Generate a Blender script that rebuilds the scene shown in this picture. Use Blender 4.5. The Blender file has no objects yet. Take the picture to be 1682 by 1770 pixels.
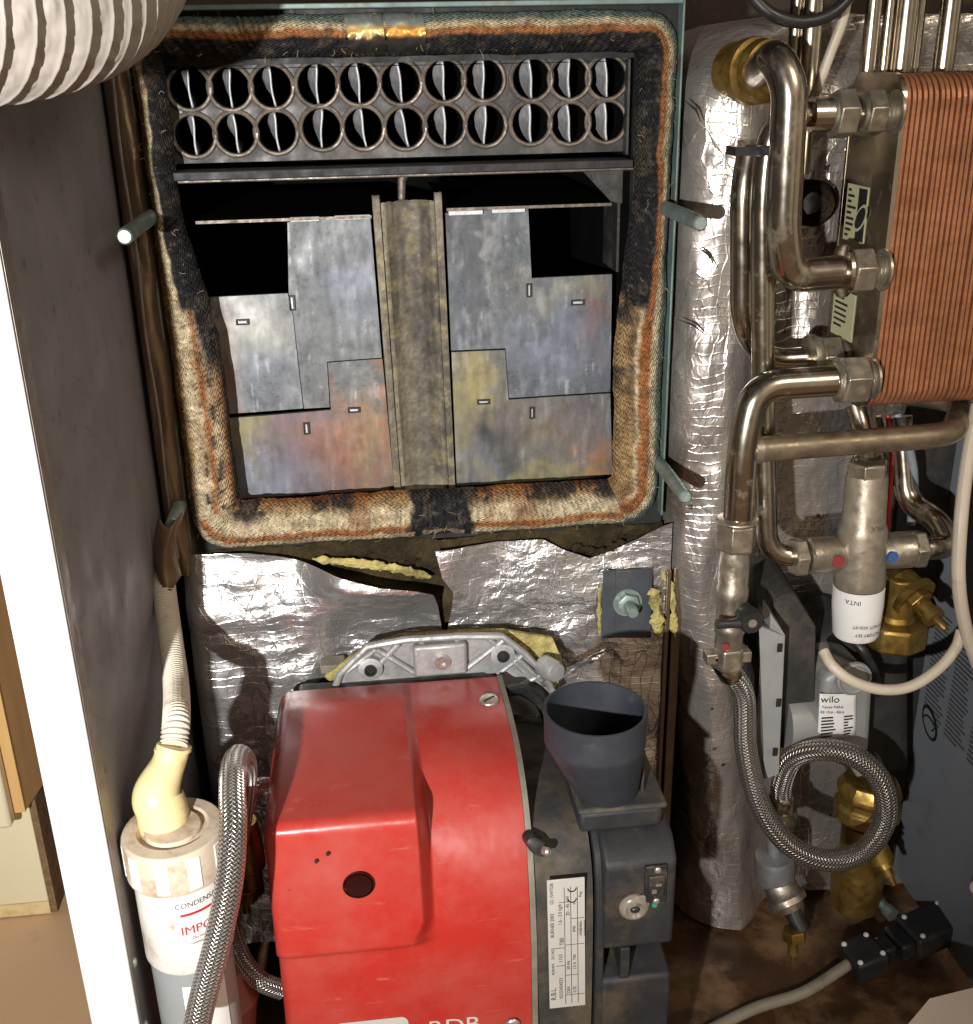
import bpy, math, random
import numpy as np
from mathutils import Vector, Matrix, noise, geometry

S = bpy.context.scene
COL = S.collection
V = Vector
rnd = random.Random(7)

# ------------------------------------------------------------------ camera
FPX, PW, PH = 1900.0, 1682.0, 1770.0
PITCH, YAW, ROLL = math.radians(22), math.radians(6.2), math.radians(-1.15)
CAM = V((0, -1.0, 0.95))
FW = V((math.sin(YAW)*math.cos(PITCH), math.cos(YAW)*math.cos(PITCH), -math.sin(PITCH)))
_r = FW.cross(V((0, 0, 1))).normalized()
_u = _r.cross(FW)
RT = _r*math.cos(ROLL) + _u*math.sin(ROLL)
UP = -_r*math.sin(ROLL) + _u*math.cos(ROLL)
cd = bpy.data.cameras.new('camera')
cam = bpy.data.objects.new('camera', cd)
COL.objects.link(cam)
cam.matrix_world = Matrix(((RT.x, UP.x, -FW.x, CAM.x), (RT.y, UP.y, -FW.y, CAM.y), (RT.z, UP.z, -FW.z, CAM.z), (0, 0, 0, 1)))
cd.sensor_fit = 'HORIZONTAL'
cd.sensor_width = 36
cd.lens = 36*FPX/PW
cd.clip_start = 0.02
cd.clip_end = 60
S.camera = cam

# ------------------------------------------------------------------ world, lamps, exposure
w = bpy.data.worlds.new('World')
S.world = w
w.use_nodes = True
wn, wl = w.node_tree.nodes, w.node_tree.links
wn.clear()
wo = wn.new('ShaderNodeOutputWorld'); wb = wn.new('ShaderNodeBackground')
wt = wn.new('ShaderNodeTexCoord'); wd = wn.new('ShaderNodeVectorMath'); wd.operation = 'DOT_PRODUCT'
wd.inputs[1].default_value = V((0.62, -0.76, 0.2)).normalized()
wr = wn.new('ShaderNodeValToRGB')
wr.color_ramp.elements[0].position = 0.0; wr.color_ramp.elements[0].color = (0.075, 0.070, 0.066, 1)
wr.color_ramp.elements[1].position = 1.0; wr.color_ramp.elements[1].color = (0.32, 0.26, 0.20, 1)
e = wr.color_ramp.elements.new(0.62); e.color = (0.13, 0.112, 0.095, 1)
e = wr.color_ramp.elements.new(0.86); e.color = (0.56, 0.45, 0.33, 1)
wl.new(wt.outputs['Generated'], wd.inputs[0]); wl.new(wd.outputs['Value'], wr.inputs[0])
wnz = wn.new('ShaderNodeTexNoise'); wnz.inputs['Scale'].default_value = 2.6; wnz.inputs['Detail'].default_value = 3   # uneven room around the cupboard
wmr = wn.new('ShaderNodeMapRange'); wmr.inputs[1].default_value = 0.38; wmr.inputs[2].default_value = 0.62; wmr.inputs[3].default_value = 0.15; wmr.inputs[4].default_value = 1.75
wmx = wn.new('ShaderNodeMix'); wmx.data_type = 'RGBA'; wmx.blend_type = 'MULTIPLY'; wmx.inputs[0].default_value = 1
wl.new(wt.outputs['Generated'], wnz.inputs['Vector']); wl.new(wnz.outputs['Fac'], wmr.inputs[0]); wl.new(wr.outputs[0], wmx.inputs[6]); wl.new(wmr.outputs[0], wmx.inputs[7])
wl.new(wmx.outputs[2], wb.inputs[0]); wl.new(wb.outputs[0], wo.inputs[0])
wb.inputs[1].default_value = 0.75

def lamp(name, kind, loc, target, energy, color, **kw):
    l = bpy.data.lights.new(name, kind)
    l.energy = energy; l.color = color
    for k, v in kw.items(): setattr(l, k, v)
    o = bpy.data.objects.new(name, l); COL.objects.link(o)
    o.location = loc
    o.rotation_euler = (V(target)-V(loc)).to_track_quat('-Z', 'Y').to_euler()
    return o
lamp('torch', 'SPOT', (-0.328, -1.42, 0.90), (-0.13, 0, 0.60), 120, (1.0, 0.98, 0.95), spot_size=math.radians(70), spot_blend=0.95, shadow_soft_size=0.012)
lamp('warm_fill', 'AREA', (1.1, -1.7, 1.9), (0.3, 0, 0.4), 10, (1.0, 0.89, 0.75), size=0.6)  # added warm overhead fill, for pipe highlights and the right side

S.view_settings.view_transform = 'Standard'
S.view_settings.look = 'None'
S.view_settings.exposure = 0
S.view_settings.gamma = 1
S.view_settings.use_curve_mapping = False
S.cycles.use_denoising = True
S.cycles.max_bounces = 8
S.cycles.caustics_reflective = False
S.cycles.caustics_refractive = False
S.cycles.sample_clamp_indirect = 4

# ------------------------------------------------------------------ pixel rays -> points in the place
def ray(px, py): return FW + RT*((px-PW/2)/FPX) - UP*((py-PH/2)/FPX)
def P(px, py, Y=0.0):
    d = ray(px, py); return CAM + d*((Y-CAM.y)/d.y)
def PX(px, py, X):
    d = ray(px, py); return CAM + d*((X-CAM.x)/d.x)
def PZ(px, py, Z):
    d = ray(px, py); return CAM + d*((Z-CAM.z)/d.z)
def pix(p):
    v = p-CAM; z = v.dot(FW)
    return PW/2+FPX*v.dot(RT)/z, PH/2-FPX*v.dot(UP)/z

def lin(r, g, b):
    f = lambda c: (c/255/12.92) if c <= 10 else ((c/255+0.055)/1.055)**2.4
    return (f(r), f(g), f(b))
def mix(a, b, t): return tuple(x+(y-x)*t for x, y in zip(a, b))
def sst(a, b, x):
    t = max(0, min(1, (x-a)/(b-a))); return t*t*(3-2*t)
def fbm(x, y, z=0.0, o=4): return noise.fractal(V((x, y, z)), 0.8, 2.1, o)   # about -1..1

# ------------------------------------------------------------------ materials
def nd(nt, t, **kw):
    n = nt.nodes.new(t)
    for k, v in kw.items(): setattr(n, k, v)
    return n
def M(name, col=(0.5,)*3, met=0.0, rough=0.5, var=0.25, vs=14, col2=None, dirt=0.0, ds=9, bump=0.15, bs=120, bd=0.001,
      attr=False, rvar=0.15, coat=0.0, stretch=None, spec=0.5):
    m = bpy.data.materials.new(name); m.use_nodes = True
    nt = m.node_tree; L = nt.links; b = nt.nodes['Principled BSDF']
    tc = nd(nt, 'ShaderNodeTexCoord'); src = tc.outputs['Object']
    if stretch:
        mp = nd(nt, 'ShaderNodeMapping'); mp.inputs['Scale'].default_value = stretch
        L.new(src, mp.inputs[0]); src = mp.outputs[0]
    n1 = nd(nt, 'ShaderNodeTexNoise'); n1.inputs['Scale'].default_value = vs; n1.inputs['Detail'].default_value = 6
    n1.inputs['Roughness'].default_value = 0.65
    L.new(src, n1.inputs['Vector'])
    if attr:
        at = nd(nt, 'ShaderNodeAttribute', attribute_name='Col'); base = at.outputs['Color']
    else:
        rg = nd(nt, 'ShaderNodeRGB'); rg.outputs[0].default_value = (*col, 1); base = rg.outputs[0]
    mr = nd(nt, 'ShaderNodeMapRange'); mr.inputs[1].default_value = 0.3; mr.inputs[2].default_value = 0.7
    mr.inputs[3].default_value = 1-var; mr.inputs[4].default_value = 1+var
    L.new(n1.outputs['Fac'], mr.inputs[0])
    mu = nd(nt, 'ShaderNodeMix', data_type='RGBA', blend_type='MULTIPLY'); mu.inputs[0].default_value = 1
    L.new(base, mu.inputs[6]); L.new(mr.outputs[0], mu.inputs[7])
    out = mu.outputs[2]
    rbase = rough
    if dirt > 0:
        n2 = nd(nt, 'ShaderNodeTexNoise'); n2.inputs['Scale'].default_value = ds; n2.inputs['Detail'].default_value = 8
        n2.inputs['Roughness'].default_value = 0.7
        L.new(tc.outputs['Object'], n2.inputs['Vector'])
        m2 = nd(nt, 'ShaderNodeMapRange'); m2.inputs[1].default_value = 0.62-0.3*dirt; m2.inputs[2].default_value = 0.82-0.25*dirt
        L.new(n2.outputs['Fac'], m2.inputs[0])
        mx = nd(nt, 'ShaderNodeMix', data_type='RGBA'); mx.inputs[7].default_value = (*(col2 or (0.1, 0.08, 0.06)), 1)
        L.new(m2.outputs[0], mx.inputs[0]); L.new(out, mx.inputs[6]); out = mx.outputs[2]
        if met > 0.3:
            mm = nd(nt, 'ShaderNodeMapRange'); mm.inputs[3].default_value = met; mm.inputs[4].default_value = met*0.25
            L.new(m2.outputs[0], mm.inputs[0]); L.new(mm.outputs[0], b.inputs['Metallic'])
    L.new(out, b.inputs['Base Color'])
    if not (dirt > 0 and met > 0.3): b.inputs['Metallic'].default_value = met
    r2 = nd(nt, 'ShaderNodeMapRange'); r2.inputs[1].default_value = 0.3; r2.inputs[2].default_value = 0.7
    r2.inputs[3].default_value = max(0.03, rough-rvar); r2.inputs[4].default_value = min(1, rough+rvar)
    n4 = nd(nt, 'ShaderNodeTexNoise'); n4.inputs['Scale'].default_value = vs*2.3; n4.inputs['Detail'].default_value = 5
    L.new(src, n4.inputs['Vector']); L.new(n4.outputs['Fac'], r2.inputs[0]); L.new(r2.outputs[0], b.inputs['Roughness'])
    b.inputs['Coat Weight'].default_value = coat
    b.inputs['Specular IOR Level'].default_value = spec
    if bump:
        n3 = nd(nt, 'ShaderNodeTexNoise'); n3.inputs['Scale'].default_value = bs; n3.inputs['Detail'].default_value = 4
        L.new(src, n3.inputs['Vector'])
        bp = nd(nt, 'ShaderNodeBump'); bp.inputs['Strength'].default_value = bump; bp.inputs['Distance'].default_value = bd
        L.new(n3.outputs['Fac'], bp.inputs['Height']); L.new(bp.outputs[0], b.inputs['Normal'])
    return m

def foil_mat(name, col, rough=0.22, crumple=1.0, grid=True, dirt=0.25, dcol=(0.16, 0.11, 0.06), met=0.95, vst=1.2, specks=0.0):
    m = bpy.data.materials.new(name); m.use_nodes = True
    nt = m.node_tree; L = nt.links; b = nt.nodes['Principled BSDF']
    tc = nd(nt, 'ShaderNodeTexCoord')
    def nz(scale, detail=5, st=(1, 1, 1), kind='ShaderNodeTexNoise', vec=None):
        mp = nd(nt, 'ShaderNodeMapping'); mp.inputs['Scale'].default_value = st
        L.new(vec or tc.outputs['Object'], mp.inputs[0])
        n = nd(nt, kind); n.inputs['Scale'].default_value = scale
        if kind == 'ShaderNodeTexNoise': n.inputs['Detail'].default_value = detail
        L.new(mp.outputs[0], n.inputs['Vector']); return n
    def math_(op, a, bb=None, c=None):
        n = nd(nt, 'ShaderNodeMath', operation=op)
        for i, x in enumerate((a, bb, c)):
            if x is None: continue
            if isinstance(x, (int, float)): n.inputs[i].default_value = x
            else: L.new(x, n.inputs[i])
        return n.outputs[0]
    # warped coordinates so the facets are irregular
    wv = nz(14, 3); sub = nd(nt, 'ShaderNodeVectorMath', operation='SCALE'); sub.inputs['Scale'].default_value = 0.035
    L.new(wv.outputs['Color'], sub.inputs[0])
    ad = nd(nt, 'ShaderNodeVectorMath', operation='ADD'); L.new(tc.outputs['Object'], ad.inputs[0]); L.new(sub.outputs[0], ad.inputs[1])
    v1 = nz(15, vec=ad.outputs[0], kind='ShaderNodeTexVoronoi', st=(1.3, 1.3, vst)); v2 = nz(46, vec=ad.outputs[0], kind='ShaderNodeTexVoronoi', st=(1.2, 1.2, vst))
    n1 = nz(10, 3); n2 = nz(180, 3)
    rid = nz(22, 4, vec=ad.outputs[0], st=(1.2, 1.2, vst)); fold = math_('ABSOLUTE', math_('SUBTRACT', rid.outputs['Fac'], 0.5))   # sharp crease lines
    patch_ = nz(6, 3); pm_ = nd(nt, 'ShaderNodeMapRange'); pm_.inputs[1].default_value = 0.4; pm_.inputs[2].default_value = 0.62; pm_.inputs[3].default_value = 0.25; pm_.inputs[4].default_value = 1.0
    L.new(patch_.outputs['Fac'], pm_.inputs[0])
    h = math_('MULTIPLY', v1.outputs['Distance'], 0.5)
    h = math_('MULTIPLY_ADD', v2.outputs['Distance'], math_('MULTIPLY', pm_.outputs[0], 0.2), h)
    h = math_('MULTIPLY_ADD', fold, math_('MULTIPLY', pm_.outputs[0], 1.7), h)
    h = math_('MULTIPLY_ADD', n1.outputs['Fac'], 1.3, h)
    h = math_('MULTIPLY_ADD', n2.outputs['Fac'], 0.02, h)
    bp = nd(nt, 'ShaderNodeBump'); bp.inputs['Strength'].default_value = 0.5*crumple; bp.inputs['Distance'].default_value = 0.012
    L.new(h, bp.inputs['Height'])
    nrm = bp.outputs[0]
    colo = nd(nt, 'ShaderNodeRGB'); colo.outputs[0].default_value = (*col, 1); c = colo.outputs[0]
    if grid:   # reinforcing threads pressed into the foil: fine square scrim and a coarse diagonal one
        sx = nd(nt, 'ShaderNodeSeparateXYZ'); L.new(ad.outputs[0], sx.inputs[0])
        def thread(val, period, width):
            f = math_('PINGPONG', val, period/2)
            mr = nd(nt, 'ShaderNodeMapRange'); mr.inputs[1].default_value = 0; mr.inputs[2].default_value = width
            mr.inputs[3].default_value = 1; mr.inputs[4].default_value = 0
            L.new(f, mr.inputs[0]); return mr.outputs[0]
        hx = math_('ADD', sx.outputs[0], math_('MULTIPLY', sx.outputs[1], 0.7))
        t = math_('MAXIMUM', thread(hx, 0.011, 0.0009), thread(sx.outputs[2], 0.009, 0.0009))
        d1 = math_('ADD', hx, math_('MULTIPLY', sx.outputs[2], 0.55)); d2 = math_('SUBTRACT', hx, math_('MULTIPLY', sx.outputs[2], 0.55))
        t2 = math_('MAXIMUM', thread(d1, 0.024, 0.0011), thread(d2, 0.024, 0.0011))
        brk = nz(24, 4)
        mrb = nd(nt, 'ShaderNodeMapRange'); mrb.inputs[1].default_value = 0.50; mrb.inputs[2].default_value = 0.66
        L.new(brk.outputs['Fac'], mrb.inputs[0])
        tt = math_('MAXIMUM', math_('MULTIPLY', t, 0.42), math_('MULTIPLY', t2, mrb.outputs[0]))
        b2 = nd(nt, 'ShaderNodeBump'); b2.inputs['Strength'].default_value = 0.45; b2.inputs['Distance'].default_value = 0.0010
        L.new(tt, b2.inputs['Height']); L.new(nrm, b2.inputs['Normal']); nrm = b2.outputs[0]
    dn = nz(7, 9); mr = nd(nt, 'ShaderNodeMapRange'); mr.inputs[1].default_value = 0.68-0.3*dirt; mr.inputs[2].default_value = 0.85-0.2*dirt
    L.new(dn.outputs['Fac'], mr.inputs[0])
    mx = nd(nt, 'ShaderNodeMix', data_type='RGBA'); mx.inputs[7].default_value = (*dcol, 1)
    L.new(mr.outputs[0], mx.inputs[0]); L.new(c, mx.inputs[6]); cc = mx.outputs[2]
    if specks:
        sn = nz(95, 2); sm = nd(nt, 'ShaderNodeMapRange'); sm.inputs[1].default_value = 0.70; sm.inputs[2].default_value = 0.76; L.new(sn.outputs['Fac'], sm.inputs[0])
        m3 = nd(nt, 'ShaderNodeMix', data_type='RGBA'); m3.inputs[7].default_value = (0.07, 0.05, 0.035, 1)
        L.new(math_('MULTIPLY', sm.outputs[0], specks), m3.inputs[0]); L.new(cc, m3.inputs[6]); cc = m3.outputs[2]
    L.new(cc, b.inputs['Base Color'])
    rr = nd(nt, 'ShaderNodeMapRange'); rr.inputs[3].default_value = rough*0.7; rr.inputs[4].default_value = rough*1.6
    rn = nz(30, 6); L.new(rn.outputs['Fac'], rr.inputs[0]); L.new(rr.outputs[0], b.inputs['Roughness'])
    b.inputs['Metallic'].default_value = met
    L.new(nrm, b.inputs['Normal'])
    return m

def braid_mat(name, col=(0.62, 0.58, 0.52)):
    m = bpy.data.materials.new(name); m.use_nodes = True
    nt = m.node_tree; L = nt.links; b = nt.nodes['Principled BSDF']
    uv = nd(nt, 'ShaderNodeUVMap', uv_map='UVMap'); sp = nd(nt, 'ShaderNodeSeparateXYZ'); L.new(uv.outputs[0], sp.inputs[0])
    def mt(op, a, bb=None):
        n = nd(nt, 'ShaderNodeMath', operation=op)
        for i, x in enumerate((a, bb)):
            if x is None: continue
            if isinstance(x, (int, float)): n.inputs[i].default_value = x
            else: L.new(x, n.inputs[i])
        return n.outputs[0]
    K = 14
    u = mt('MULTIPLY', sp.outputs[0], K*1.5); v = mt('MULTIPLY', sp.outputs[1], K)
    a = mt('ADD', u, v); c = mt('SUBTRACT', u, v)
    sa = mt('ABSOLUTE', mt('SINE', mt('MULTIPLY', a, math.pi))); sc = mt('ABSOLUTE', mt('SINE', mt('MULTIPLY', c, math.pi)))
    fl = mt('ADD', mt('FLOOR', a), mt('FLOOR', c)); odd = mt('PINGPONG', fl, 1)
    n = nd(nt, 'ShaderNodeMix', data_type='FLOAT'); L.new(odd, n.inputs[0]); L.new(sa, n.inputs[2]); L.new(sc, n.inputs[3])
    h = n.outputs[0]
    bp = nd(nt, 'ShaderNodeBump'); bp.inputs['Strength'].default_value = 1.0; bp.inputs['Distance'].default_value = 0.0022
    L.new(h, bp.inputs['Height']); L.new(bp.outputs[0], b.inputs['Normal'])
    mx = nd(nt, 'ShaderNodeMix', data_type='RGBA'); mx.inputs[6].default_value = (0.12, 0.10, 0.08, 1); mx.inputs[7].default_value = (*col, 1)
    pw = mt('POWER', h, 0.6); L.new(pw, mx.inputs[0]); L.new(mx.outputs[2], b.inputs['Base Color'])
    b.inputs['Metallic'].default_value = 0.9; b.inputs['Roughness'].default_value = 0.3
    return m

def text_mat(name, col): return M(name, col, rough=0.6, var=0.1, bump=0)

m_steel = M('chromed_steel', lin(182, 172, 156), 1.0, 0.21, var=0.16, vs=22, col2=(0.20, 0.145, 0.09), dirt=0.22, ds=46, bump=0.05, bs=60, rvar=0.06)
m_steel_dull = M('dull_nickel', lin(172, 162, 146), 0.85, 0.38, var=0.2, vs=50, col2=(0.2, 0.13, 0.06), dirt=0.25, ds=30, bump=0.2, bs=260)
m_brass = M('brass', lin(158, 128, 66), 0.85, 0.42, var=0.25, vs=45, col2=(0.12, 0.08, 0.035), dirt=0.42, ds=25, bump=0.15, bs=200)
m_soot = M('sooty_iron', (0.022, 0.021, 0.022), 0.3, 0.6, var=0.5, vs=30, bump=0.35, bs=160)
m_soot2 = M('sooted_plate_iron', (0.05, 0.046, 0.044), 0.4, 0.55, var=0.5, vs=30, col2=(0.12, 0.108, 0.098), dirt=0.4, ds=22, bump=0.25, bs=140)
m_black_in = M('soot_black_chamber', (0.005, 0.005, 0.005), 0.0, 0.95, var=0.4, vs=25, bump=0.2, spec=0.05)
m_worn = M('worn_iron_edge', lin(116, 106, 96), 0.6, 0.5, var=0.5, vs=70, col2=(0.05, 0.045, 0.04), dirt=0.45, ds=50, bump=0.3, bs=220)
m_turb = M('turbulator_steel', lin(188, 188, 190), 0.4, 0.5, var=0.3, vs=60, col2=(0.12, 0.11, 0.10), dirt=0.2, ds=40, bump=0.25, bs=240)
def knit(m):
    """adds the knitted loops of the rope to its colour and relief"""
    nt = m.node_tree; L = nt.links; b = nt.nodes['Principled BSDF']
    uv = nd(nt, 'ShaderNodeUVMap', uv_map='UVMap'); sp = nd(nt, 'ShaderNodeSeparateXYZ'); L.new(uv.outputs[0], sp.inputs[0])
    def mt(op, a, c):
        n = nd(nt, 'ShaderNodeMath', operation=op)
        for i, x in enumerate((a, c)):
            if x is None: continue
            if isinstance(x, (int, float)): n.inputs[i].default_value = x
            else: L.new(x, n.inputs[i])
        return n.outputs[0]
    nz_ = nd(nt, 'ShaderNodeTexNoise'); nz_.inputs['Scale'].default_value = 60; nz_.inputs['Detail'].default_value = 3; tcx_ = nd(nt, 'ShaderNodeTexCoord'); L.new(tcx_.outputs['Object'], nz_.inputs['Vector'])
    uu = mt('ADD', mt('MULTIPLY', sp.outputs[0], 2*math.pi*330), mt('MULTIPLY', nz_.outputs['Fac'], 9.0)); vv = mt('MULTIPLY', sp.outputs[1], 2*math.pi*10)
    h = mt('MULTIPLY', mt('SINE', mt('ADD', uu, mt('MULTIPLY', mt('SINE', vv, None), 1.4)), None), mt('SINE', vv, None))
    mr = nd(nt, 'ShaderNodeMapRange'); mr.inputs[1].default_value = -1; mr.inputs[3].default_value = 0.84; mr.inputs[4].default_value = 1.10
    L.new(h, mr.inputs[0])
    old = b.inputs['Base Color'].links[0].from_socket
    mu = nd(nt, 'ShaderNodeMix', data_type='RGBA', blend_type='MULTIPLY'); mu.inputs[0].default_value = 1
    L.new(old, mu.inputs[6]); L.new(mr.outputs[0], mu.inputs[7]); L.new(mu.outputs[2], b.inputs['Base Color'])
    bp = nd(nt, 'ShaderNodeBump'); bp.inputs['Strength'].default_value = 0.7; bp.inputs['Distance'].default_value = 0.0015
    L.new(h, bp.inputs['Height']); L.new(b.inputs['Normal'].links[0].from_socket, bp.inputs['Normal']); L.new(bp.outputs[0], b.inputs['Normal'])
    return m
m_gasket = knit(M('woven_rope', attr=True, met=0, rough=0.95, var=0.35, vs=110, bump=0.8, bs=420, bd=0.003, spec=0.1))
m_heat = M('heat_tinted_steel', attr=True, met=0.32, rough=0.5, var=0.10, vs=26, stretch=(1, 1, 0.45), bump=0.12, bs=180, rvar=0.2)
m_iron = M('scaled_iron_channel', attr=True, met=0.25, rough=0.7, var=0.35, vs=70, bump=0.5, bs=240, bd=0.0015)
m_teal = M('teal_painted_steel', lin(112, 132, 128), 0.1, 0.5, var=0.3, vs=30, col2=(0.11, 0.075, 0.04), dirt=0.3, ds=26, bump=0.2)
m_stud = M('zinc_stud', lin(150, 165, 160), 0.55, 0.45, var=0.25, vs=60, col2=(0.15, 0.1, 0.06), dirt=0.25, ds=40, bump=0.3, bs=300)
m_foil = foil_mat('silver_foil', lin(232, 230, 230), 0.25, 0.95, vst=1.7, specks=0.3, met=0.88, dirt=0.18)
m_foil_t = foil_mat('silver_foil_tank', lin(214, 206, 198), 0.25, 0.95, grid=True, dirt=0.45, met=0.82, vst=0.6, specks=0.9)
m_foil_b = foil_mat('brown_foil', lin(140, 120, 98), 0.34, 0.9, grid=False, dirt=0.6, met=0.7, vst=0.5)  # duller brown foil; on edge strip and tank shell it stands for shade
m_wool = M('yellow_glass_wool', lin(184, 170, 110), 0, 0.95, var=0.35, vs=60, col2=(0.06, 0.045, 0.02), dirt=0.4, ds=18, bump=1.0, bs=260, bd=0.004, spec=0.1)
m_wool_d = M('dark_glass_wool', lin(70, 60, 40), 0, 0.95, var=0.5, vs=50, col2=(0.02, 0.016, 0.01), dirt=0.75, ds=16, bump=1.0, bs=220, bd=0.005, spec=0.1)  # darker copy of the glass wool colour
m_white = M('white_painted_steel', (0.74, 0.75, 0.76), 0, 0.35, var=0.03, vs=12, bump=0.03, col2=(0.5, 0.47, 0.42), dirt=0.06, ds=30)
m_grey_in = M('grey_panel_inside', lin(142, 140, 142), 0.05, 0.6, var=0.15, vs=9, col2=(0.06, 0.05, 0.045), dirt=0.15, ds=60, bump=0.08)
m_galv = M('galvanised_edge', lin(160, 150, 142), 0.6, 0.5, var=0.35, vs=30, col2=(0.1, 0.08, 0.06), dirt=0.3, ds=30, bump=0.2)
def red_plastic():
    m = M('red_plastic', lin(172, 44, 36), 0, 0.24, var=0.06, vs=9, bump=0.04, bs=160, rvar=0.10)
    nt = m.node_tree; L = nt.links; b = nt.nodes['Principled BSDF']; tc = nd(nt, 'ShaderNodeTexCoord')
    def layer(col, scale, st, lo, hi, amt, det=6):
        mp = nd(nt, 'ShaderNodeMapping'); mp.inputs['Scale'].default_value = st; L.new(tc.outputs['Object'], mp.inputs[0])
        n = nd(nt, 'ShaderNodeTexNoise'); n.inputs['Scale'].default_value = scale; n.inputs['Detail'].default_value = det; n.inputs['Roughness'].default_value = 0.7; L.new(mp.outputs[0], n.inputs['Vector'])
        mr = nd(nt, 'ShaderNodeMapRange'); mr.inputs[1].default_value = lo; mr.inputs[2].default_value = hi; mr.inputs[4].default_value = amt; L.new(n.outputs['Fac'], mr.inputs[0])
        mx = nd(nt, 'ShaderNodeMix', data_type='RGBA'); mx.inputs[7].default_value = (*col, 1); L.new(mr.outputs[0], mx.inputs[0])
        L.new(b.inputs['Base Color'].links[0].from_socket, mx.inputs[6]); L.new(mx.outputs[2], b.inputs['Base Color']); return mr.outputs[0]
    d = layer(lin(172, 100, 90), 7, (1, 1, 1), 0.38, 0.70, 0.5, 9)            # settled dust and fading
    layer(lin(196, 120, 108), 26, (1, 1, 9), 0.62, 0.72, 0.45)              # rubbed horizontal scuffs
    layer(lin(88, 34, 28), 34, (0.5, 1, 7), 0.66, 0.74, 0.6)                # grime streaks
    layer(lin(60, 26, 22), 240, (1, 1, 1), 0.74, 0.78, 0.7, 2)              # specks
    r0 = b.inputs['Roughness'].links[0].from_socket; ad = nd(nt, 'ShaderNodeMath', operation='MULTIPLY_ADD'); ad.inputs[1].default_value = 0.45
    L.new(d, ad.inputs[0]); L.new(r0, ad.inputs[2]); L.new(ad.outputs[0], b.inputs['Roughness'])
    return m
m_red = red_plastic()
m_grey_trim = M('grey_trim', lin(128, 122, 108), 0.1, 0.6, var=0.3, vs=40, bump=0.2)
m_dkcast = M('dark_grey_casting', lin(43, 43, 45), 0.05, 0.6, var=0.25, vs=22, col2=lin(86, 75, 58), dirt=0.38, ds=14, bump=0.25, bs=240)
m_dkcast2 = M('dusty_dark_casting', lin(54, 53, 52), 0.05, 0.75, var=0.3, vs=24, col2=lin(98, 86, 68), dirt=0.62, ds=17, bump=0.3, bs=220)
m_duct = M('dark_blue_grey_plastic', lin(48, 51, 58), 0, 0.52, var=0.12, vs=20, bump=0.12, bs=300, col2=lin(96, 88, 76), dirt=0.08, ds=26)
m_alu = M('cast_aluminium', lin(172, 172, 172), 0.5, 0.48, var=0.2, vs=40, col2=(0.12, 0.1, 0.08), dirt=0.25, ds=24, bump=0.35, bs=260)
m_copper = M('copper_plates', lin(178, 120, 84), 0.45, 0.42, var=0.25, vs=30, stretch=(1, 1, 2.0), col2=lin(140, 70, 42), dirt=0.3, ds=16, bump=0.3, bs=160)
m_copper_d = M('dark_copper_gaps', lin(110, 56, 32), 0.4, 0.5, var=0.3, vs=30, bump=0.3, bs=160)
m_hose_w = M('cream_corrugated_plastic', lin(214, 205, 188), 0, 0.55, var=0.1, vs=22, col2=lin(120, 96, 66), dirt=0.22, ds=24, bump=0.08)
m_cream = M('aged_cream_plastic', lin(226, 208, 156), 0, 0.42, var=0.1, vs=26, col2=lin(176, 136, 76), dirt=0.28, ds=22, bump=0.08)
m_trap = M('white_trap_plastic', lin(232, 226, 218), 0, 0.42, var=0.05, vs=18, col2=lin(150, 112, 72), dirt=0.22, ds=20, bump=0.06)
m_trap_d = M('stained_trap_cap', lin(206, 190, 168), 0, 0.5, var=0.15, vs=24, col2=lin(128, 94, 58), dirt=0.5, ds=26, bump=0.1)
m_trap_g = M('grey_trap_plastic', lin(146, 150, 150), 0, 0.45, var=0.06, vs=18, bump=0.06)
m_label = M('white_label', lin(232, 230, 226), 0, 0.45, var=0.04, vs=20, bump=0.04, col2=lin(180, 165, 140), dirt=0.08)
m_label_y = M('yellowed_label', lin(206, 204, 160), 0, 0.5, var=0.1, vs=26, bump=0.05)
m_label_g = M('pale_grey_label', lin(188, 184, 176), 0, 0.45, var=0.06, vs=20, bump=0.05)
m_ink = text_mat('black_ink', (0.015, 0.015, 0.016)); m_ink_r = text_mat('red_ink', lin(190, 40, 44)); m_ink_w = text_mat('grey_white_lettering', lin(196, 186, 176))
m_ink_g = text_mat('grey_ink', lin(90, 90, 92))
m_dot_r = text_mat('red_dot_paint', lin(132, 38, 36)); m_dot_b = text_mat('blue_dot_paint', lin(58, 92, 142)); m_dot_g = text_mat('green_dot_paint', lin(30, 150, 110))
m_blackp = M('black_plastic', (0.02, 0.02, 0.021), 0, 0.4, var=0.25, vs=30, col2=(0.10, 0.085, 0.065), dirt=0.2, ds=24, bump=0.12)
m_foam = M('black_foam', (0.03, 0.028, 0.026), 0, 0.9, var=0.4, vs=40, col2=(0.09, 0.075, 0.055), dirt=0.35, ds=18, bump=0.6, bs=260)
m_pumpg = M('grey_pump_housing', lin(146, 146, 144), 0.15, 0.5, var=0.1, vs=22, col2=lin(96, 84, 66), dirt=0.2, ds=22, bump=0.12)
m_cable = M('cream_cable', lin(206, 192, 172), 0, 0.5, var=0.08, vs=24, col2=lin(140, 118, 90), dirt=0.18, ds=22, bump=0.04)
m_cable_g = M('grey_cable', lin(150, 140, 122), 0, 0.55, var=0.12, vs=24, col2=lin(96, 78, 54), dirt=0.3, ds=20, bump=0.06)
m_wire_r = M('red_wire', lin(170, 40, 34), 0, 0.45, bump=0); m_wire_b = M('grey_blue_wire', lin(140, 146, 154), 0, 0.45, bump=0)
m_duct_w = M('white_fabric_duct', lin(164, 156, 148), 0, 0.55, var=0.12, vs=20, col2=lin(118, 102, 88), dirt=0.2, ds=11, bump=0.35, bs=30, bd=0.003)
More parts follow.
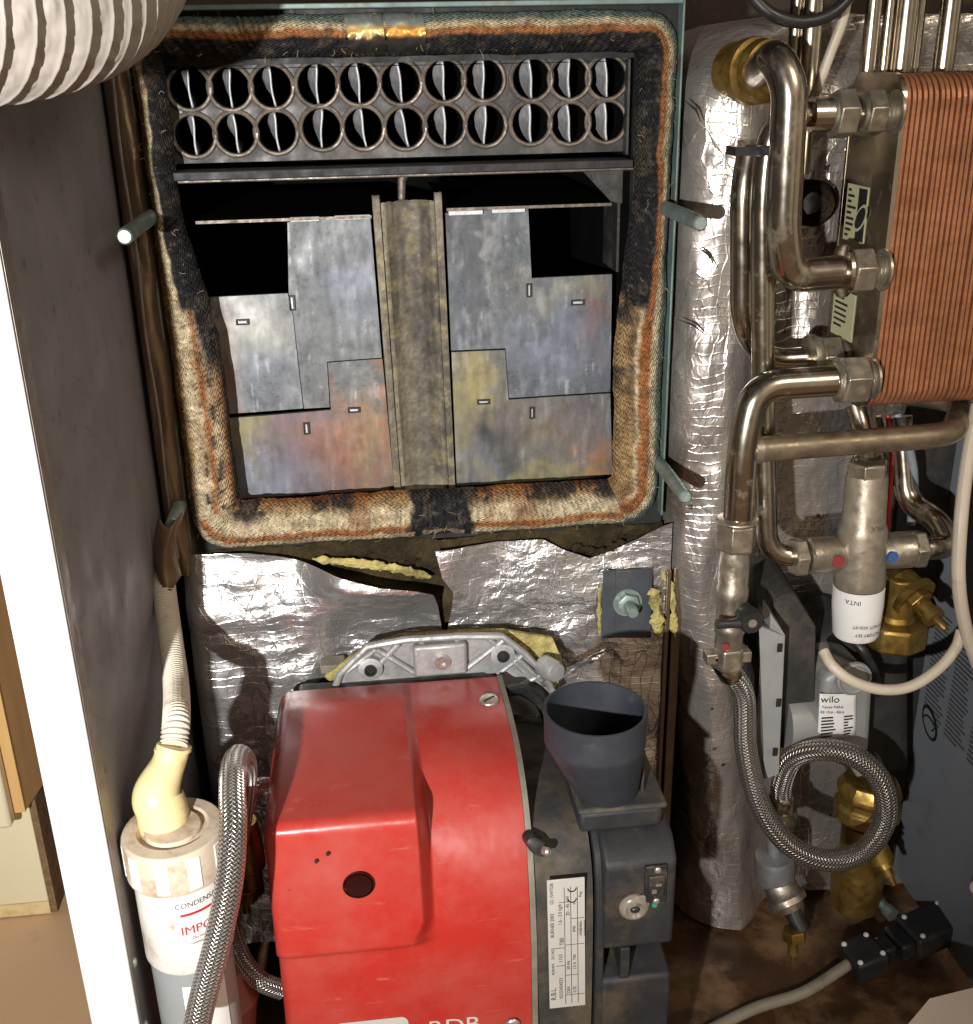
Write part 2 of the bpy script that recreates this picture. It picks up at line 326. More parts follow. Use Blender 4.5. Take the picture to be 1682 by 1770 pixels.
m_base = M('rust_stained_base', lin(78, 52, 32), 0.0, 0.5, var=0.5, vs=18, col2=lin(146, 114, 82), dirt=0.5, ds=13, bump=0.35, bs=90, rvar=0.2)
m_floor = M('tan_vinyl_floor', lin(206, 172, 138), 0, 0.45, var=0.06, vs=5, col2=lin(150, 112, 78), dirt=0.12, ds=8, bump=0.08, bs=160)
m_wall = M('dark_plaster', lin(70, 60, 52), 0, 0.9, var=0.25, vs=12, bump=0.5, bs=60, bd=0.003)
m_wood = M('light_oak_veneer', lin(196, 156, 108), 0, 0.5, var=0.14, vs=9, stretch=(14, 2, 0.7), bump=0.06, bs=40)
m_wood_e = M('oak_edging', lin(206, 168, 110), 0, 0.5, var=0.1, vs=20, stretch=(4, 4, 0.6), bump=0.04)
m_creamd = M('cream_cabinet_laminate', lin(224, 216, 184), 0, 0.42, var=0.04, vs=8, bump=0.04)
m_chip = M('raw_chipboard', lin(120, 98, 70), 0, 0.9, var=0.4, vs=90, bump=0.8, bs=180)
m_rpanel = M('grey_white_side_panel', lin(142, 147, 154), 0, 0.42, var=0.08, vs=8, col2=lin(110, 100, 88), dirt=0.12, ds=14, bump=0.05)
m_card = M('pale_card', lin(226, 208, 190), 0, 0.7, var=0.05, vs=9, bump=0.08, bs=80)
m_screw = M('bright_screw', lin(200, 196, 188), 0.8, 0.3, var=0.2, vs=90, bump=0.1)
m_bracket = M('dark_grey_bracket', lin(70, 74, 80), 0.15, 0.5, var=0.15, vs=26, col2=lin(110, 96, 74), dirt=0.12, ds=24, bump=0.15)
m_tape = M('aluminium_tape', lin(168, 170, 160), 0.5, 0.42, attr=True, var=0.25, vs=40, bump=0.3, bs=120)
m_lens = M('clear_sight_plastic', lin(132, 122, 110), 0, 0.25, var=0.15, vs=60, bump=0.05)
m_hole = M('dark_red_lens', (0.02, 0.003, 0.003), 0, 0.25, var=0.2, bump=0)
m_braid = braid_mat('steel_braid')
m_braid2 = braid_mat('bright_steel_braid', (0.86, 0.84, 0.80))

# ------------------------------------------------------------------ mesh builder
class B:
    def __init__(s): s.v = []; s.f = []; s.uv = {}; s.c = {}
    def add(s, vs, fs):
        o = len(s.v); s.v += [V(p) for p in vs]; s.f += [tuple(i+o for i in f) for f in fs]; return o
    def box(s, c, size, rot=None):
        c = V(c); h = V(size)/2; q = []
        for x in (-1, 1):
            for y in (-1, 1):
                for z in (-1, 1):
                    d = V((x*h.x, y*h.y, z*h.z))
                    q.append(c + (rot @ d if rot else d))
        s.add(q, [(0, 1, 3, 2), (4, 6, 7, 5), (0, 4, 5, 1), (2, 3, 7, 6), (0, 2, 6, 4), (1, 5, 7, 3)]); return s
    def bounds(s, a, b):
        a, b = V(a), V(b); return s.box((a+b)/2, b-a)
    def prism(s, pts, off, holes=()):
        pts = [V(p) for p in pts]; off = V(off); n = len(pts)
        loops = [pts]+[[V(p) for p in h] for h in holes]
        flat = [p for l in loops for p in l]
        tris = geometry.tessellate_polygon(loops)
        m = len(flat)
        o = s.add(flat+[p+off for p in flat], [])
        nrm = V((0, 0, 0))
        for t in tris:
            a, b_, c = (flat[i] for i in t); nrm = (b_-a).cross(c-a)
            tt = t if nrm.dot(off) < 0 else (t[0], t[2], t[1])
            s.f.append(tuple(o+i for i in tt)); s.f.append(tuple(o+m+i for i in reversed(tt)))
        k = 0
        for l in loops:
            for i in range(len(l)):
                a, b_ = k+i, k+(i+1) % len(l); s.f.append((o+a, o+b_, o+m+b_, o+m+a))
            k += len(l)
        return s
    def frames(s, path):
        T = []
        for i in range(len(path)):
            a = path[max(0, i-1)]; b_ = path[min(len(path)-1, i+1)]; T.append((b_-a).normalized())
        n = T[0].orthogonal().normalized(); N = []
        for t in T:
            n = (n - t*n.dot(t)).normalized(); N.append(n)
        return T, N
    def tube(s, path, r, n=18, caps=True, sect=None):
        path = [V(p) for p in path]; T, N = s.frames(path); L = 0; o = len(s.v)
        for i, p in enumerate(path):
            if i: L += (p-path[i-1]).length
            rr = r[i] if isinstance(r, (list, tuple)) else r
            bt = T[i].cross(N[i])
            for j in range(n+1):
                a = 2*math.pi*j/n; s.v.append(p + (N[i]*math.cos(a)+bt*math.sin(a))*rr)
                s.uv[len(s.v)-1] = (L/(2*math.pi*max(rr, 1e-4)), j/n)
        for i in range(len(path)-1):
            for j in range(n):
                a = o+i*(n+1)+j; s.f.append((a, a+1, a+n+2, a+n+1))
        if caps:
            for i, fl in ((0, True), (len(path)-1, False)):
                ring = [s.v[o+i*(n+1)+j] for j in range(n)]
                k = s.add(ring, []); f = tuple(range(k, k+n)); s.f.append(tuple(reversed(f)) if fl else f)
        return s
    def lathe(s, p0, axis, prof, n=28, caps=True, phase=0.0, sq=1.0):
        p0 = V(p0); ax = V(axis).normalized(); x = ax.orthogonal().normalized() if abs(ax.z) < 0.9 else V((1, 0, 0))
        x = (x-ax*x.dot(ax)).normalized(); y = ax.cross(x); o = len(s.v)
        for h, r in prof:
            for j in range(n):
                a = 2*math.pi*j/n+phase; s.v.append(p0+ax*h+(x*math.cos(a)+y*math.sin(a)*sq)*r)
        for i in range(len(prof)-1):
            for j in range(n):
                a, b_ = o+i*n+j, o+i*n+(j+1) % n; s.f.append((a, b_, b_+n, a+n))
        if caps:
            s.f.append(tuple(reversed(range(o, o+n)))); k = o+(len(prof)-1)*n; s.f.append(tuple(range(k, k+n)))
        return s
    def ball(s, c, r, n=14, sq=(1, 1, 1)):
        c = V(c); o = len(s.v)
        for i in range(n//2+1):
            t = math.pi*i/(n//2)
            for j in range(n):
                a = 2*math.pi*j/n; s.v.append(c+V((math.sin(t)*math.cos(a)*r*sq[0], math.sin(t)*math.sin(a)*r*sq[1], math.cos(t)*r*sq[2])))
        for i in range(n//2):
            for j in range(n):
                a, b_ = o+i*n+j, o+i*n+(j+1) % n; s.f.append((a, b_, b_+n, a+n))
        return s
    def grid(s, fn, nu, nv, closed=False, col=None, flip=False):
        o = len(s.v)
        for i in range(nu+1):
            for j in range(nv+1):
                p = fn(i/nu, j/nv); s.v.append(V(p)); s.uv[len(s.v)-1] = (i/nu, j/nv)
                if col: s.c[len(s.v)-1] = col(i/nu, j/nv, s.v[-1])
        for i in range(nu):
            for j in range(nv):
                a = o+i*(nv+1)+j; q = (a, a+nv+1, a+nv+2, a+1); s.f.append(tuple(reversed(q)) if flip else q)
        return s
    def make(s, name, mat, parent=None, smooth=40, bevel=0, seg=2, solid=0, loc=None):
        me = bpy.data.meshes.new(name)
        base = V((0, 0, 0))
        if parent is not None:
            q = parent
            while q: base = base+q.location; q = q.parent
        elif loc is not None: base = V(loc)
        me.from_pydata([tuple(p-base) for p in s.v], [], s.f)
        me.update()
        if s.uv:
            uvl = me.uv_layers.new(name='UVMap')
            li = np.empty(len(me.loops), np.int32); me.loops.foreach_get('vertex_index', li)
            arr = np.zeros((len(s.v), 2), np.float32)
            for k, t in s.uv.items(): arr[k] = t
            uvl.data.foreach_set('uv', arr[li].ravel())
        if s.c:
            ca = me.color_attributes.new('Col', 'FLOAT_COLOR', 'POINT')
            arr = np.ones((len(s.v), 4), np.float32)*0.3
            for k, t in s.c.items(): arr[k, :3] = t
            ca.data.foreach_set('color', arr.ravel())
        me.materials.append(mat)
        if smooth:
            me.polygons.foreach_set('use_smooth', [True]*len(me.polygons))
            me.set_sharp_from_angle(angle=math.radians(smooth))
        o = bpy.data.objects.new(name, me); COL.objects.link(o)
        if parent is not None: o.parent = parent
        elif loc is not None: o.location = base
        if solid:
            md = o.modifiers.new('thickness', 'SOLIDIFY'); md.thickness = solid; md.offset = 0
        if bevel:
            md = o.modifiers.new('bevel', 'BEVEL'); md.width = bevel; md.segments = seg; md.limit_method = 'ANGLE'; md.angle_limit = math.radians(35)
            md.harden_normals = False
        return o

def thing(name, label, cat, loc, group=None):
    o = bpy.data.objects.new(name, None); COL.objects.link(o); o.location = V(loc); o.empty_display_size = 0.02
    return tag(o, label, cat, group)
def tag(o, label, cat, group=None):
    o['label'] = label; o['category'] = cat
    if group: o['group'] = group
    return o
def struct(o): o['kind'] = 'structure'; return o

def fillet(pts, rad, n=8):
    pts = [V(p) for p in pts]; out = [pts[0]]
    for i in range(1, len(pts)-1):
        a, b_, c = pts[i-1], pts[i], pts[i+1]; r = rad[i-1] if isinstance(rad, (list, tuple)) else rad
        d1 = (a-b_); d2 = (c-b_); r = min(r, d1.length*0.49, d2.length*0.49)
        s_, e_ = b_+d1.normalized()*r, b_+d2.normalized()*r
        for k in range(n+1):
            t = k/n; out.append((s_*(1-t)+b_*t)*(1-t)+(b_*(1-t)+e_*t)*t)
    out.append(pts[-1]); return out
def spline(pts, n=10):
    pts = [V(p) for p in pts]; q = [pts[0]*2-pts[1]]+pts+[pts[-1]*2-pts[-2]]; out = []
    for i in range(1, len(q)-2):
        for k in range(n):
            t = k/n; a, b_, c, d = q[i-1:i+3]
            out.append(0.5*((2*b_)+(c-a)*t+(2*a-5*b_+4*c-d)*t*t+(3*b_-3*c+d-a)*t**3))
    out.append(pts[-1]); return out
def pp(*l): return [P(*q) for q in l]
def subdiv(path, n):
    out = []
    for a, b_ in zip(path[:-1], path[1:]):
        for k in range(n): out.append(a.lerp(b_, k/n))
    out.append(path[-1]); return out

def text_flat(body, size):
    c = bpy.data.curves.new('writing', 'FONT'); c.body = body; c.size = size; c.align_x = 'CENTER'; c.align_y = 'CENTER'; c.resolution_u = 3
    o = bpy.data.objects.new('writing', c); COL.objects.link(o)
    dg = bpy.context.evaluated_depsgraph_get(); me = bpy.data.meshes.new_from_object(o.evaluated_get(dg))
    vs = [v.co.copy() for v in me.vertices]; fs = [tuple(p.vertices) for p in me.polygons]
    bpy.data.objects.remove(o); bpy.data.curves.remove(c); bpy.data.meshes.remove(me)
    return vs, fs
def text_on(b, body, size, fn, sx=1.0):
    vs, fs = text_flat(body, size); b.add([fn(v.x*sx, v.y) for v in vs], fs); return b
def plane_fn(o, ex, ey): 
    o, ex, ey = V(o), V(ex).normalized(), V(ey).normalized()
    return lambda x, y: o+ex*x+ey*y
def hexnut(b, p0, ax, h, r, inner=None):
    b.lathe(p0, ax, [(0, r*0.9), (h*0.08, r), (h*0.92, r), (h, r*0.9)], n=6); return b

X3 = V((1, 0, 0)); Y3 = V((0, 1, 0)); Z3 = V((0, 0, 1))

# ================================================================== SETTING
b = B(); b.grid(lambda u, v: V((-3+6*u, -3+3.6*v, 0)), 1, 1); struct(b.make('floor', m_floor))
b = B(); b.bounds((-3, 0.6, 0), (3, 0.65, 2.6)); struct(b.make('back_wall', m_wall))

# boiler casing: left white panel, right panel, rusty base tray
cas = thing('boiler_casing', 'open steel boiler casing, white left side panel, grey right panel and rust stained base', 'boiler casing', (-0.204, -0.3, 0))
XP = -0.2045
b = B(); b.bounds((XP-0.002, -0.335, 0.0), (XP, 0.3, 1.3)); sp = b.make('side_panel', m_grey_in, cas)
b = B(); b.bounds((XP-0.034, -0.3385, 0.0), (XP+0.001, -0.3352, 1.3)); b.make('front_flange', m_white, sp, bevel=0.0012)
b = B(); b.bounds((XP-0.034, -0.335, 0.0), (XP-0.031, 0.3, 1.3)); b.make('outer_skin', m_white, sp)
b = B(); b.bounds((XP+0.0002, -0.3349, 0.0), (XP+0.0015, -0.316, 1.3)); b.make('return_edge', m_galv, sp)
for zz in (0.325, 0.262, 0.2):
    b = B(); b.ball((XP+0.0015, -0.326, zz), 0.0042, sq=(0.6, 1, 1)); b.make('rivet', m_screw, sp)
RPX = 0.605
b = B(); b.bounds((RPX, -0.34, 0.028), (RPX+0.003, 0.047, 0.62)); rp = b.make('side_panel', m_rpanel, cas); rp['label'] = 'grey white right side panel with a printed notice'
b = B(); b.bounds((RPX-0.001, -0.344, 0.02), (RPX+0.03, -0.3405, 0.62)); b.make('front_flange', m_white, rp)
b = B(); b.grid(lambda u, v: V((-0.2+0.85*u, -0.42+0.75*v, 0.005+0.0015*fbm(u*4, v*4))), 60, 50); b.make('base_tray', m_base, cas)
# notice printed on the right panel: rows of small print and an oval emblem
b = B()
nf = lambda px, py: PX(px, py, RPX-0.0006)
for k in range(24):
    t = k/23
    a, c = P(0, 0), None
    y0 = 0.012; z0 = 0.392-0.0055*k
    for s_ in range(3):
        ya = y0-0.048*s_; wdt = 0.043*(0.6+0.4*rnd.random())
        b.add([(RPX-0.0006, ya, z0), (RPX-0.0006, ya-wdt, z0), (RPX-0.0006, ya-wdt, z0-0.0024), (RPX-0.0006, ya, z0-0.0024)], [(0, 1, 2, 3)])
b.make('small_print', m_ink_g, rp, smooth=0)
b = B(); cy, cz = -0.006, 0.258
b.lathe((RPX-0.0004, cy, cz), (-1, 0, 0), [(0, 0.021), (0.0005, 0.021)], n=30, sq=0.72); em = b.make('oval_emblem', m_blackp, rp)
b = B(); b.lathe((RPX-0.0011, cy, cz), (-1, 0, 0), [(0, 0.017), (0.0003, 0.017)], n=30, sq=0.62); ei = b.make('emblem_field', m_rpanel, em)
b = B(); b.tube([(RPX-0.0016, cy+0.012*math.cos(a), cz+0.007*math.sin(a)) for a in [i*0.3 for i in range(14)]], 0.0011, n=6); b.make('emblem_swirl', m_blackp, em)

# kitchen unit on the left, in front of a dark gap
cab = thing('kitchen_unit', 'cream fronted kitchen unit with pale oak end panel beside the boiler', 'kitchen unit', (-0.6, 0.2, 0))
c0 = PX(45, 1400, -0.42); cx, cyy, cz0 = c0
sd = V((0.146, 0.989, 0))
b = B(); q = [V((cx, cyy, cz0)), V((cx, cyy, 1.1))]
b.prism([q[0], q[1], q[1]+sd*0.26, q[0]+sd*0.26], (-0.018, 0, 0)); b.make('end_panel', m_wood, cab)
b = B(); b.bounds((cx-0.0185, cyy-0.004, cz0), (cx+0.0005, cyy-0.0003, 1.1)); b.make('oak_edging', m_wood_e, cab)
b = B(); b.bounds((cx-0.6, cyy-0.022, cz0-0.008), (cx-0.011, cyy-0.0042, 0.308)); b.make('door_front', m_creamd, cab, bevel=0.004)
b = B(); b.bounds((cx-0.6, cyy-0.0225, 0.313), (cx-0.013, cyy-0.0045, 1.1)); b.make('drawer_front', m_wood, cab, bevel=0.003)
b = B(); b.bounds((cx-0.6, cyy+0.02, 0.02), (cx-0.004, cyy+0.036, cz0-0.002)); b.make('plinth', m_creamd, cab, bevel=0.001)
b = B(); b.bounds((cx-0.6, cyy+0.0195, 0.002), (cx-0.004, cyy+0.036, 0.0195)); b.make('plinth_seal', m_cream, cab)
b = B(); b.bounds((cx-0.0039, cyy+0.021, 0.002), (cx+0.004, cyy+0.25, cz0-0.002)); b.make('carcass_edge', m_chip, cab)
b = B(); b.lathe((-0.272, 0.02, 0.095), (0.25, -1, 0), [(0, 0.026), (0.04, 0.026), (0.046, 0.02)], n=24)
tag(b.make('plastic_stopper', m_trap, None, loc=(-0.272, 0.02, 0.095)), 'white round plastic pipe cap peeking out behind the white casing panel', 'pipe cap')

# ================================================================== BOILER
boi = thing('oil_boiler', 'open oil boiler, door off, black flue tube plate and woven rope seal round its opening', 'boiler', (0.05, 0.2, 0.5))
GX0, GX1, GZ0, GZ1 = -0.176, 0.281, 0.523, 0.994
IX0, IX1, IZ0, IZ1 = -0.158, 0.2475, 0.560, 0.953
b = B()
b.prism([(GX0-0.004, 0.004, GZ0-0.006), (GX1+0.006, 0.004, GZ0-0.006), (GX1+0.006, 0.004, GZ1+0.006), (GX0-0.004, 0.004, GZ1+0.006)], (0, 0.012, 0),
        holes=[[(IX0, 0.004, IZ0), (IX0, 0.004, IZ1+0.01), (IX1, 0.004, IZ1+0.01), (IX1, 0.004, IZ0)]])
b.make('front_plate', m_soot, boi)
b = B(); y0, y1 = 0.016, 0.42
for q in ([(IX0, IZ0), (IX0, IZ1)], [(IX0, IZ1), (IX1, IZ1)], [(IX1, IZ1), (IX1, IZ0)], [(IX1, IZ0), (IX0, IZ0)]):
    (xa, za), (xb, zb) = q
    b.add([(xa, y0, za), (xb, y0, zb), (xb, y1, zb), (xa, y1, za)], [(0, 1, 2, 3)])
b.add([(IX0, y1, IZ0), (IX1, y1, IZ0), (IX1, y1, IZ1), (IX0, y1, IZ1)], [(0, 1, 2, 3)])
b.make('combustion_chamber', m_black_in, boi, smooth=0)
# outer body behind
b = B()
for (a, c) in (((GX0-0.003, 0.0162, 0.08), (IX0-0.003, 0.5, 1.0)), ((IX1+0.003, 0.0162, 0.08), (GX1+0.005, 0.5, 1.0)), ((IX0-0.003, 0.0162, IZ1+0.003), (IX1+0.003, 0.5, 1.0)), ((IX0-0.003, 0.0162, 0.08), (IX1+0.003, 0.5, IZ0-0.003))):
    b.bounds(a, c)
b.make('boiler_shell', m_soot, boi, smooth=0)
# teal rim round the seal
b = B(); b.bounds((GX1+0.001, -0.012, GZ0+0.01), (GX1+0.003, 0.003, GZ1+0.008)); b.bounds((GX1+0.0032, -0.003, GZ0+0.05), (GX1+0.006, 0.003, GZ1-0.1)); b.make('rim_bar', m_teal, boi, bevel=0.0008)
b = B(); b.bounds((GX0-0.002, -0.014, GZ1+0.003), (GX1+0.0008, 0.003, GZ1+0.007)); b.make('rim_bar', m_teal, boi, bevel=0.0008)
b = B(); b.bounds((GX0-0.005, -0.004, GZ0), (GX0-0.002, 0.003, GZ1+0.002)); b.make('rim_bar', m_teal, boi, bevel=0.0008)

# rope seal
def rrect(u, d, R):
    hx0, hx1, hz0, hz1 = GX0+d, GX1-d, GZ0+d, GZ1-d*0.72
    segs = [((hx0+R, hz1), (hx1-R, hz1), (hx1-R, hz1-R), 90), ((hx1, hz1-R), (hx1, hz0+R), (hx1-R, hz0+R), 0),
            ((hx1-R, hz0), (hx0+R, hz0), (hx0+R, hz0+R), -90), ((hx0, hz0+R), (hx0, hz1-R), (hx0+R, hz1-R), 180)]
    k = min(3, int(u*4)); t = u*4-k; A, Bq, Cc, an = segs[k]
    if t < 0.88:
        t /= 0.88; return A[0]+(Bq[0]-A[0])*t, A[1]+(Bq[1]-A[1])*t
    a = math.radians(an-90*(t-0.88)/0.12); return Cc[0]+R*math.cos(a), Cc[1]+R*math.sin(a)
GW = 0.047
def gpos(u, v):
    d = v*GW; R = 0.034*(1-v)+0.004*v
    x, z = rrect(min(u, 0.99999), d, R)
    f_ = 0.5+0.5*sst(0.86, 0.70, z)
    if x-GX0 < 0.1: x = GX0+(x-GX0)*(f_+(1-f_)*sst(0.04, 0.09, x-GX0))
    f_ = 0.72+0.28*sst(0.86, 0.70, z)
    if GX1-x < 0.1: x = GX1-(GX1-x)*(f_+(1-f_)*sst(0.04, 0.09, GX1-x))
    wob = 0.0022*fbm(x*18, z*18, 3)
    top = 0.78 if u < 0.25 else 1
    h = 0.024*max(0, math.sin(math.pi*min(1, max(0, v))))**0.55
    h *= 1+0.10*fbm(x*40, z*40, 8)
    h += 0.0016*fbm(x*120, z*120, 1)+0.0016*fbm(x*45, z*45, 6)
    return V((x+wob, 0.003-h, z+wob*0.7))
C_te, C_cr, C_or, C_ta, C_bk, C_rd = lin(104, 118, 110), lin(196, 180, 148), lin(156, 104, 66), lin(156, 128, 90), (0.022, 0.021, 0.022), lin(128, 72, 34)
def gcol(u, v, p):
    px, py = pix(p)
    n1 = fbm(p.x*22, p.z*22, 2); n2 = fbm(p.x*70, p.z*70, 5); n3 = fbm(p.x*220, p.z*220, 9, 2)
    t = v+0.06*n1+0.03*n2
    side = min(3, int(u*4))
    stops = [(0.0, C_te), (0.16, C_te), (0.26, C_cr), (0.32, C_cr), (0.40, C_or), (0.56, C_or), (0.64, C_cr), (0.7, C_ta), (1, C_ta)]
    if side == 3: stops = [(0, C_ta), (0.22, C_ta), (0.32, C_cr), (0.5, C_cr), (0.6, C_or), (0.72, C_cr), (1, C_or)]
    if side == 2: stops = [(0, C_te), (0.1, C_cr), (0.2, C_cr), (0.27, C_or), (0.36, C_or), (0.46, C_cr), (0.72, C_cr), (0.85, C_ta), (1, C_rd)]
    c = stops[-1][1]
    for (a, ca), (d, cb) in zip(stops[:-1], stops[1:]):
        if t <= d: c = mix(ca, cb, sst(a, d, t)); break
    if side == 3 and py > 820: c = mix(c, C_te, sst(0.25, 0.1, t)*sst(820, 900, py))
    # rust runs
    c = mix(c, C_rd, 0.55*sst(0.1, 0.6, fbm(p.x*30+7, p.z*9, 4))*sst(0.25, 0.5, t))
    # soot
    s_ = 0
    if side == 0: s_ = sst(0.48, 0.60, t)
    elif side == 1:
        s_ = sst(0.46, 0.58, t)*sst(530+60*n1, 470+60*n1, py) if py < 640 else 0
        s_ = max(s_, 0.75*sst(0.55, 0.95, v)*sst(0.05, 0.3, n1)*sst(820, 560, py), 0.8*sst(0.62, 0.7, v)*sst(0.84, 0.76, v)*sst(760, 650, py)*(0.5+0.5*n2))
    elif side == 3:
        s_ = sst(0.40, 0.52, t)*sst(600+90*n1, 500+90*n1, py)
        s_ = max(s_, 0.9*math.exp(-((v-0.5-0.10*n1)/0.035)**2)*sst(-0.1, 0.15, n2+0.3*n1)*sst(540, 600, py), 0.7*math.exp(-((v-0.72-0.08*n1)/0.05)**2)*sst(0.0, 0.2, n2))
        s_ = max(s_, 0.85*sst(0.6, 0.8, v)*sst(0.0, 0.3, fbm(p.x*60, p.z*9, 3)+0.25)*sst(760, 560, py), 0.8*sst(0.86, 1.0, v))
    else:
        s_ = max(sst(702, 716, px+10*n2)*sst(822, 806, px+10*n2)*(0.25 if (t < 0.24 and n2 > 0.0) else 1.0), sst(0.62, 0.92, v+0.16*n1)*0.7*sst(-0.2, 0.25, n1+0.6*n3), 0.6*sst(0.08, 0.0, v))
    # white-grey ash on some soot
    c = mix(c, mix(C_bk, lin(84, 80, 76), 0.55*sst(0.15, 0.7, n3+0.3*n2)), max(0, min(1, s_*1.5*(0.9+0.3*n3))))
    c = mix(c, lin(92, 82, 68), 0.35*sst(0.1, 0.5, n2-0.3*n1))
    k = 1+0.32*n3
    return tuple(max(0.004, x*k) for x in c)
b = B(); b.grid(gpos, 960, 36, col=gcol, flip=True)
seal = b.make('rope_seal', m_gasket, boi, smooth=180)
b = B()
for k in range(260):
    u = rnd.random(); v = rnd.choice([rnd.uniform(0.02, 0.2), rnd.uniform(0.75, 1.0), rnd.uniform(0.2, 0.8)]); p = gpos(u, v)
    d = V((rnd.gauss(0, 1), -abs(rnd.gauss(0, 0.5))-0.1, rnd.gauss(0, 1))).normalized(); e_ = V((rnd.gauss(0, 1), -0.3, rnd.gauss(0, 1))).normalized(); ln = rnd.uniform(0.003, 0.009)
    b.tube([p+V((0, 0.0006, 0)), p+d*ln*0.5, p+d*ln*0.8+e_*ln*0.35], 0.00022, n=4, caps=False)
fz = b.make('loose_fibres', M('frayed_fibre', lin(150, 132, 104), 0, 0.9, var=0.5, vs=60, bump=0), seal); fz['kind'] = 'stuff'
def tape(x0, x1, col):
    u0 = [u/4000 for u in range(1000)]
    def uu(px): return min((abs(pix(gpos(q, 0.5))[0]-px), q) for q in u0)[1]
    a, c = uu(x0), uu(x1)
    def f(u, v):
        v2 = 0.02+0.9*v; p = gpos(a+(c-a)*u, v2); p.y -= 0.0014+0.0006*fbm(u*6, v*6, x0); return p
    def cf(u, v, p):
        v = v+0.06*fbm(u*3, v*3, x0)
        cs = [(0, lin(146, 154, 148)), (0.28, lin(156, 166, 160)), (0.4, col), (0.56, col), (0.66, lin(70, 66, 60)), (1, lin(58, 56, 54))]
        for (q, ca), (d, cb) in zip(cs[:-1], cs[1:]):
            if v <= d: return mix(ca, cb, sst(q, d, v))
        return cs[-1][1]
    b = B(); b.grid(f, 20, 24, col=cf, flip=True); return b.make('tape_patch', m_tape, seal, smooth=180)
tape(601, 664, lin(214, 182, 116)); tape(668, 735, lin(206, 150, 70))

# tube plate with 22 holes
TY = 0.030
up = list(zip([327, 398, 470, 548, 620, 692, 767, 836, 918, 984, 1049], [152, 152, 150, 146, 144, 143, 139, 137, 136, 135, 134]))
lo = list(zip([336, 408, 478, 556, 628, 700, 769, 839, 917, 984, 1048], [234, 231, 228, 222, 221, 221, 217, 216, 213, 213, 210]))
HR = 0.0172
holes = []; tubes = []
for (px, py) in up+lo:
    c = P(px, py, TY); holes.append([c+V((HR*math.cos(-a), 0, HR*math.sin(-a))) for a in [2*math.pi*i/28 for i in range(28)]]); tubes.append(c)
zl, zh = P(700, 272, TY).z, IZ1+0.006
b = B()
zm = (P(700, 146, TY).z+P(700, 221, TY).z)/2
for row, (za, zb) in ((tubes[:11], (zm, zh)), (tubes[11:], (zl, zm))):
    xs_ = [IX0+0.001]+[(p.x+q.x)/2 for p, q in zip(row[:-1], row[1:])]+[IX1-0.001]
    for p, xa, xb in zip(row, xs_[:-1], xs_[1:]):
        n = 40; o = len(b.v); cr = [math.atan2(z-p.z, x-p.x) for x in (xa, xb) for z in (za, zb)]
        angs = sorted(set([2*math.pi*i/n-math.pi for i in range(n)]+cr)); m = len(angs)
        for t in angs:
            d = V((math.cos(t), 0, math.sin(t))); k = 1e9
            if d.x > 1e-9: k = min(k, (xb-p.x)/d.x)
            if d.x < -1e-9: k = min(k, (xa-p.x)/d.x)
            if d.z > 1e-9: k = min(k, (zb-p.z)/d.z)
            if d.z < -1e-9: k = min(k, (za-p.z)/d.z)
            b.v += [p+d*HR, p+d*k, p+d*HR+V((0, 0.006, 0))]
        for i in range(m):
            j = (i+1) % m; b.f.append((o+3*i, o+3*i+1, o+3*j+1, o+3*j)); b.f.append((o+3*i, o+3*j, o+3*j+2, o+3*i+2))
tp = b.make('tube_plate', m_soot2, boi, smooth=30)
for c in tubes:
    b = B(); b.lathe(c+V((0, 0.0062, 0)), Y3, [(0, HR), (0.2, HR)], n=24, caps=False)
    o = b.make('flue_tube', m_black_in, boi)
    b = B(); ring = [c+V((math.cos(a)*(HR+0.0012), -0.0012, math.sin(a)*(HR+0.0012))) for a in [2*math.pi*i/32 for i in range(33)]]
    b.tube([q+V((0, 0, 0.0003*fbm(q.x*300, q.z*300, c.x*50))) for q in ring], 0.0021, n=8, caps=False); b.make('tube_rim', m_worn, o)
# ledges under the tube plate, side rails
b = B(); b.bounds((IX0-0.004, -0.004, zl-0.012), (IX1-0.002, TY-0.001, zl-0.0045)); b.make('upper_ledge', m_soot, boi, bevel=0.001)
z3 = P(700, 300, 0.0).z
b = B(); b.bounds((IX0-0.004, 0.006, z3-0.0035), (IX1+0.003, 0.13, z3+0.003)); b.make('lower_ledge', m_worn, boi, bevel=0.001)
b = B(); b.bounds((IX0+0.0015, TY-0.012, zl-0.002), (IX0+0.0035, TY-0.001, zh-0.004)); b.make('side_rail', m_worn, boi)
b = B(); b.bounds((IX1-0.0045, TY-0.014, zl-0.002), (IX1-0.0025, TY-0.001, zh-0.004)); b.make('side_rail', m_soot2, boi)
q = [P(*k, 0.045) for k in ((1004, 292), (1100, 280), (1085, 352), (1058, 350))]
b = B(); b.prism(q, (0, 0.004, 0)); b.make('gusset', m_soot2, boi)
b = B(); b.bounds((IX1-0.003, 0.05, 0.765), (IX1-0.0005, 0.11, 0.86)); b.make('side_plate', m_soot2, boi)
# hanging hook
hk = P(694, 300, 0.02)
b = B(); b.tube([hk+V((0.004, 0, 0.004)), hk+V((0, 0, -0.006)), hk+V((-0.001, 0, -0.022))], [0.006, 0.004, 0.0032], n=10); b.make('hook', m_worn, boi)

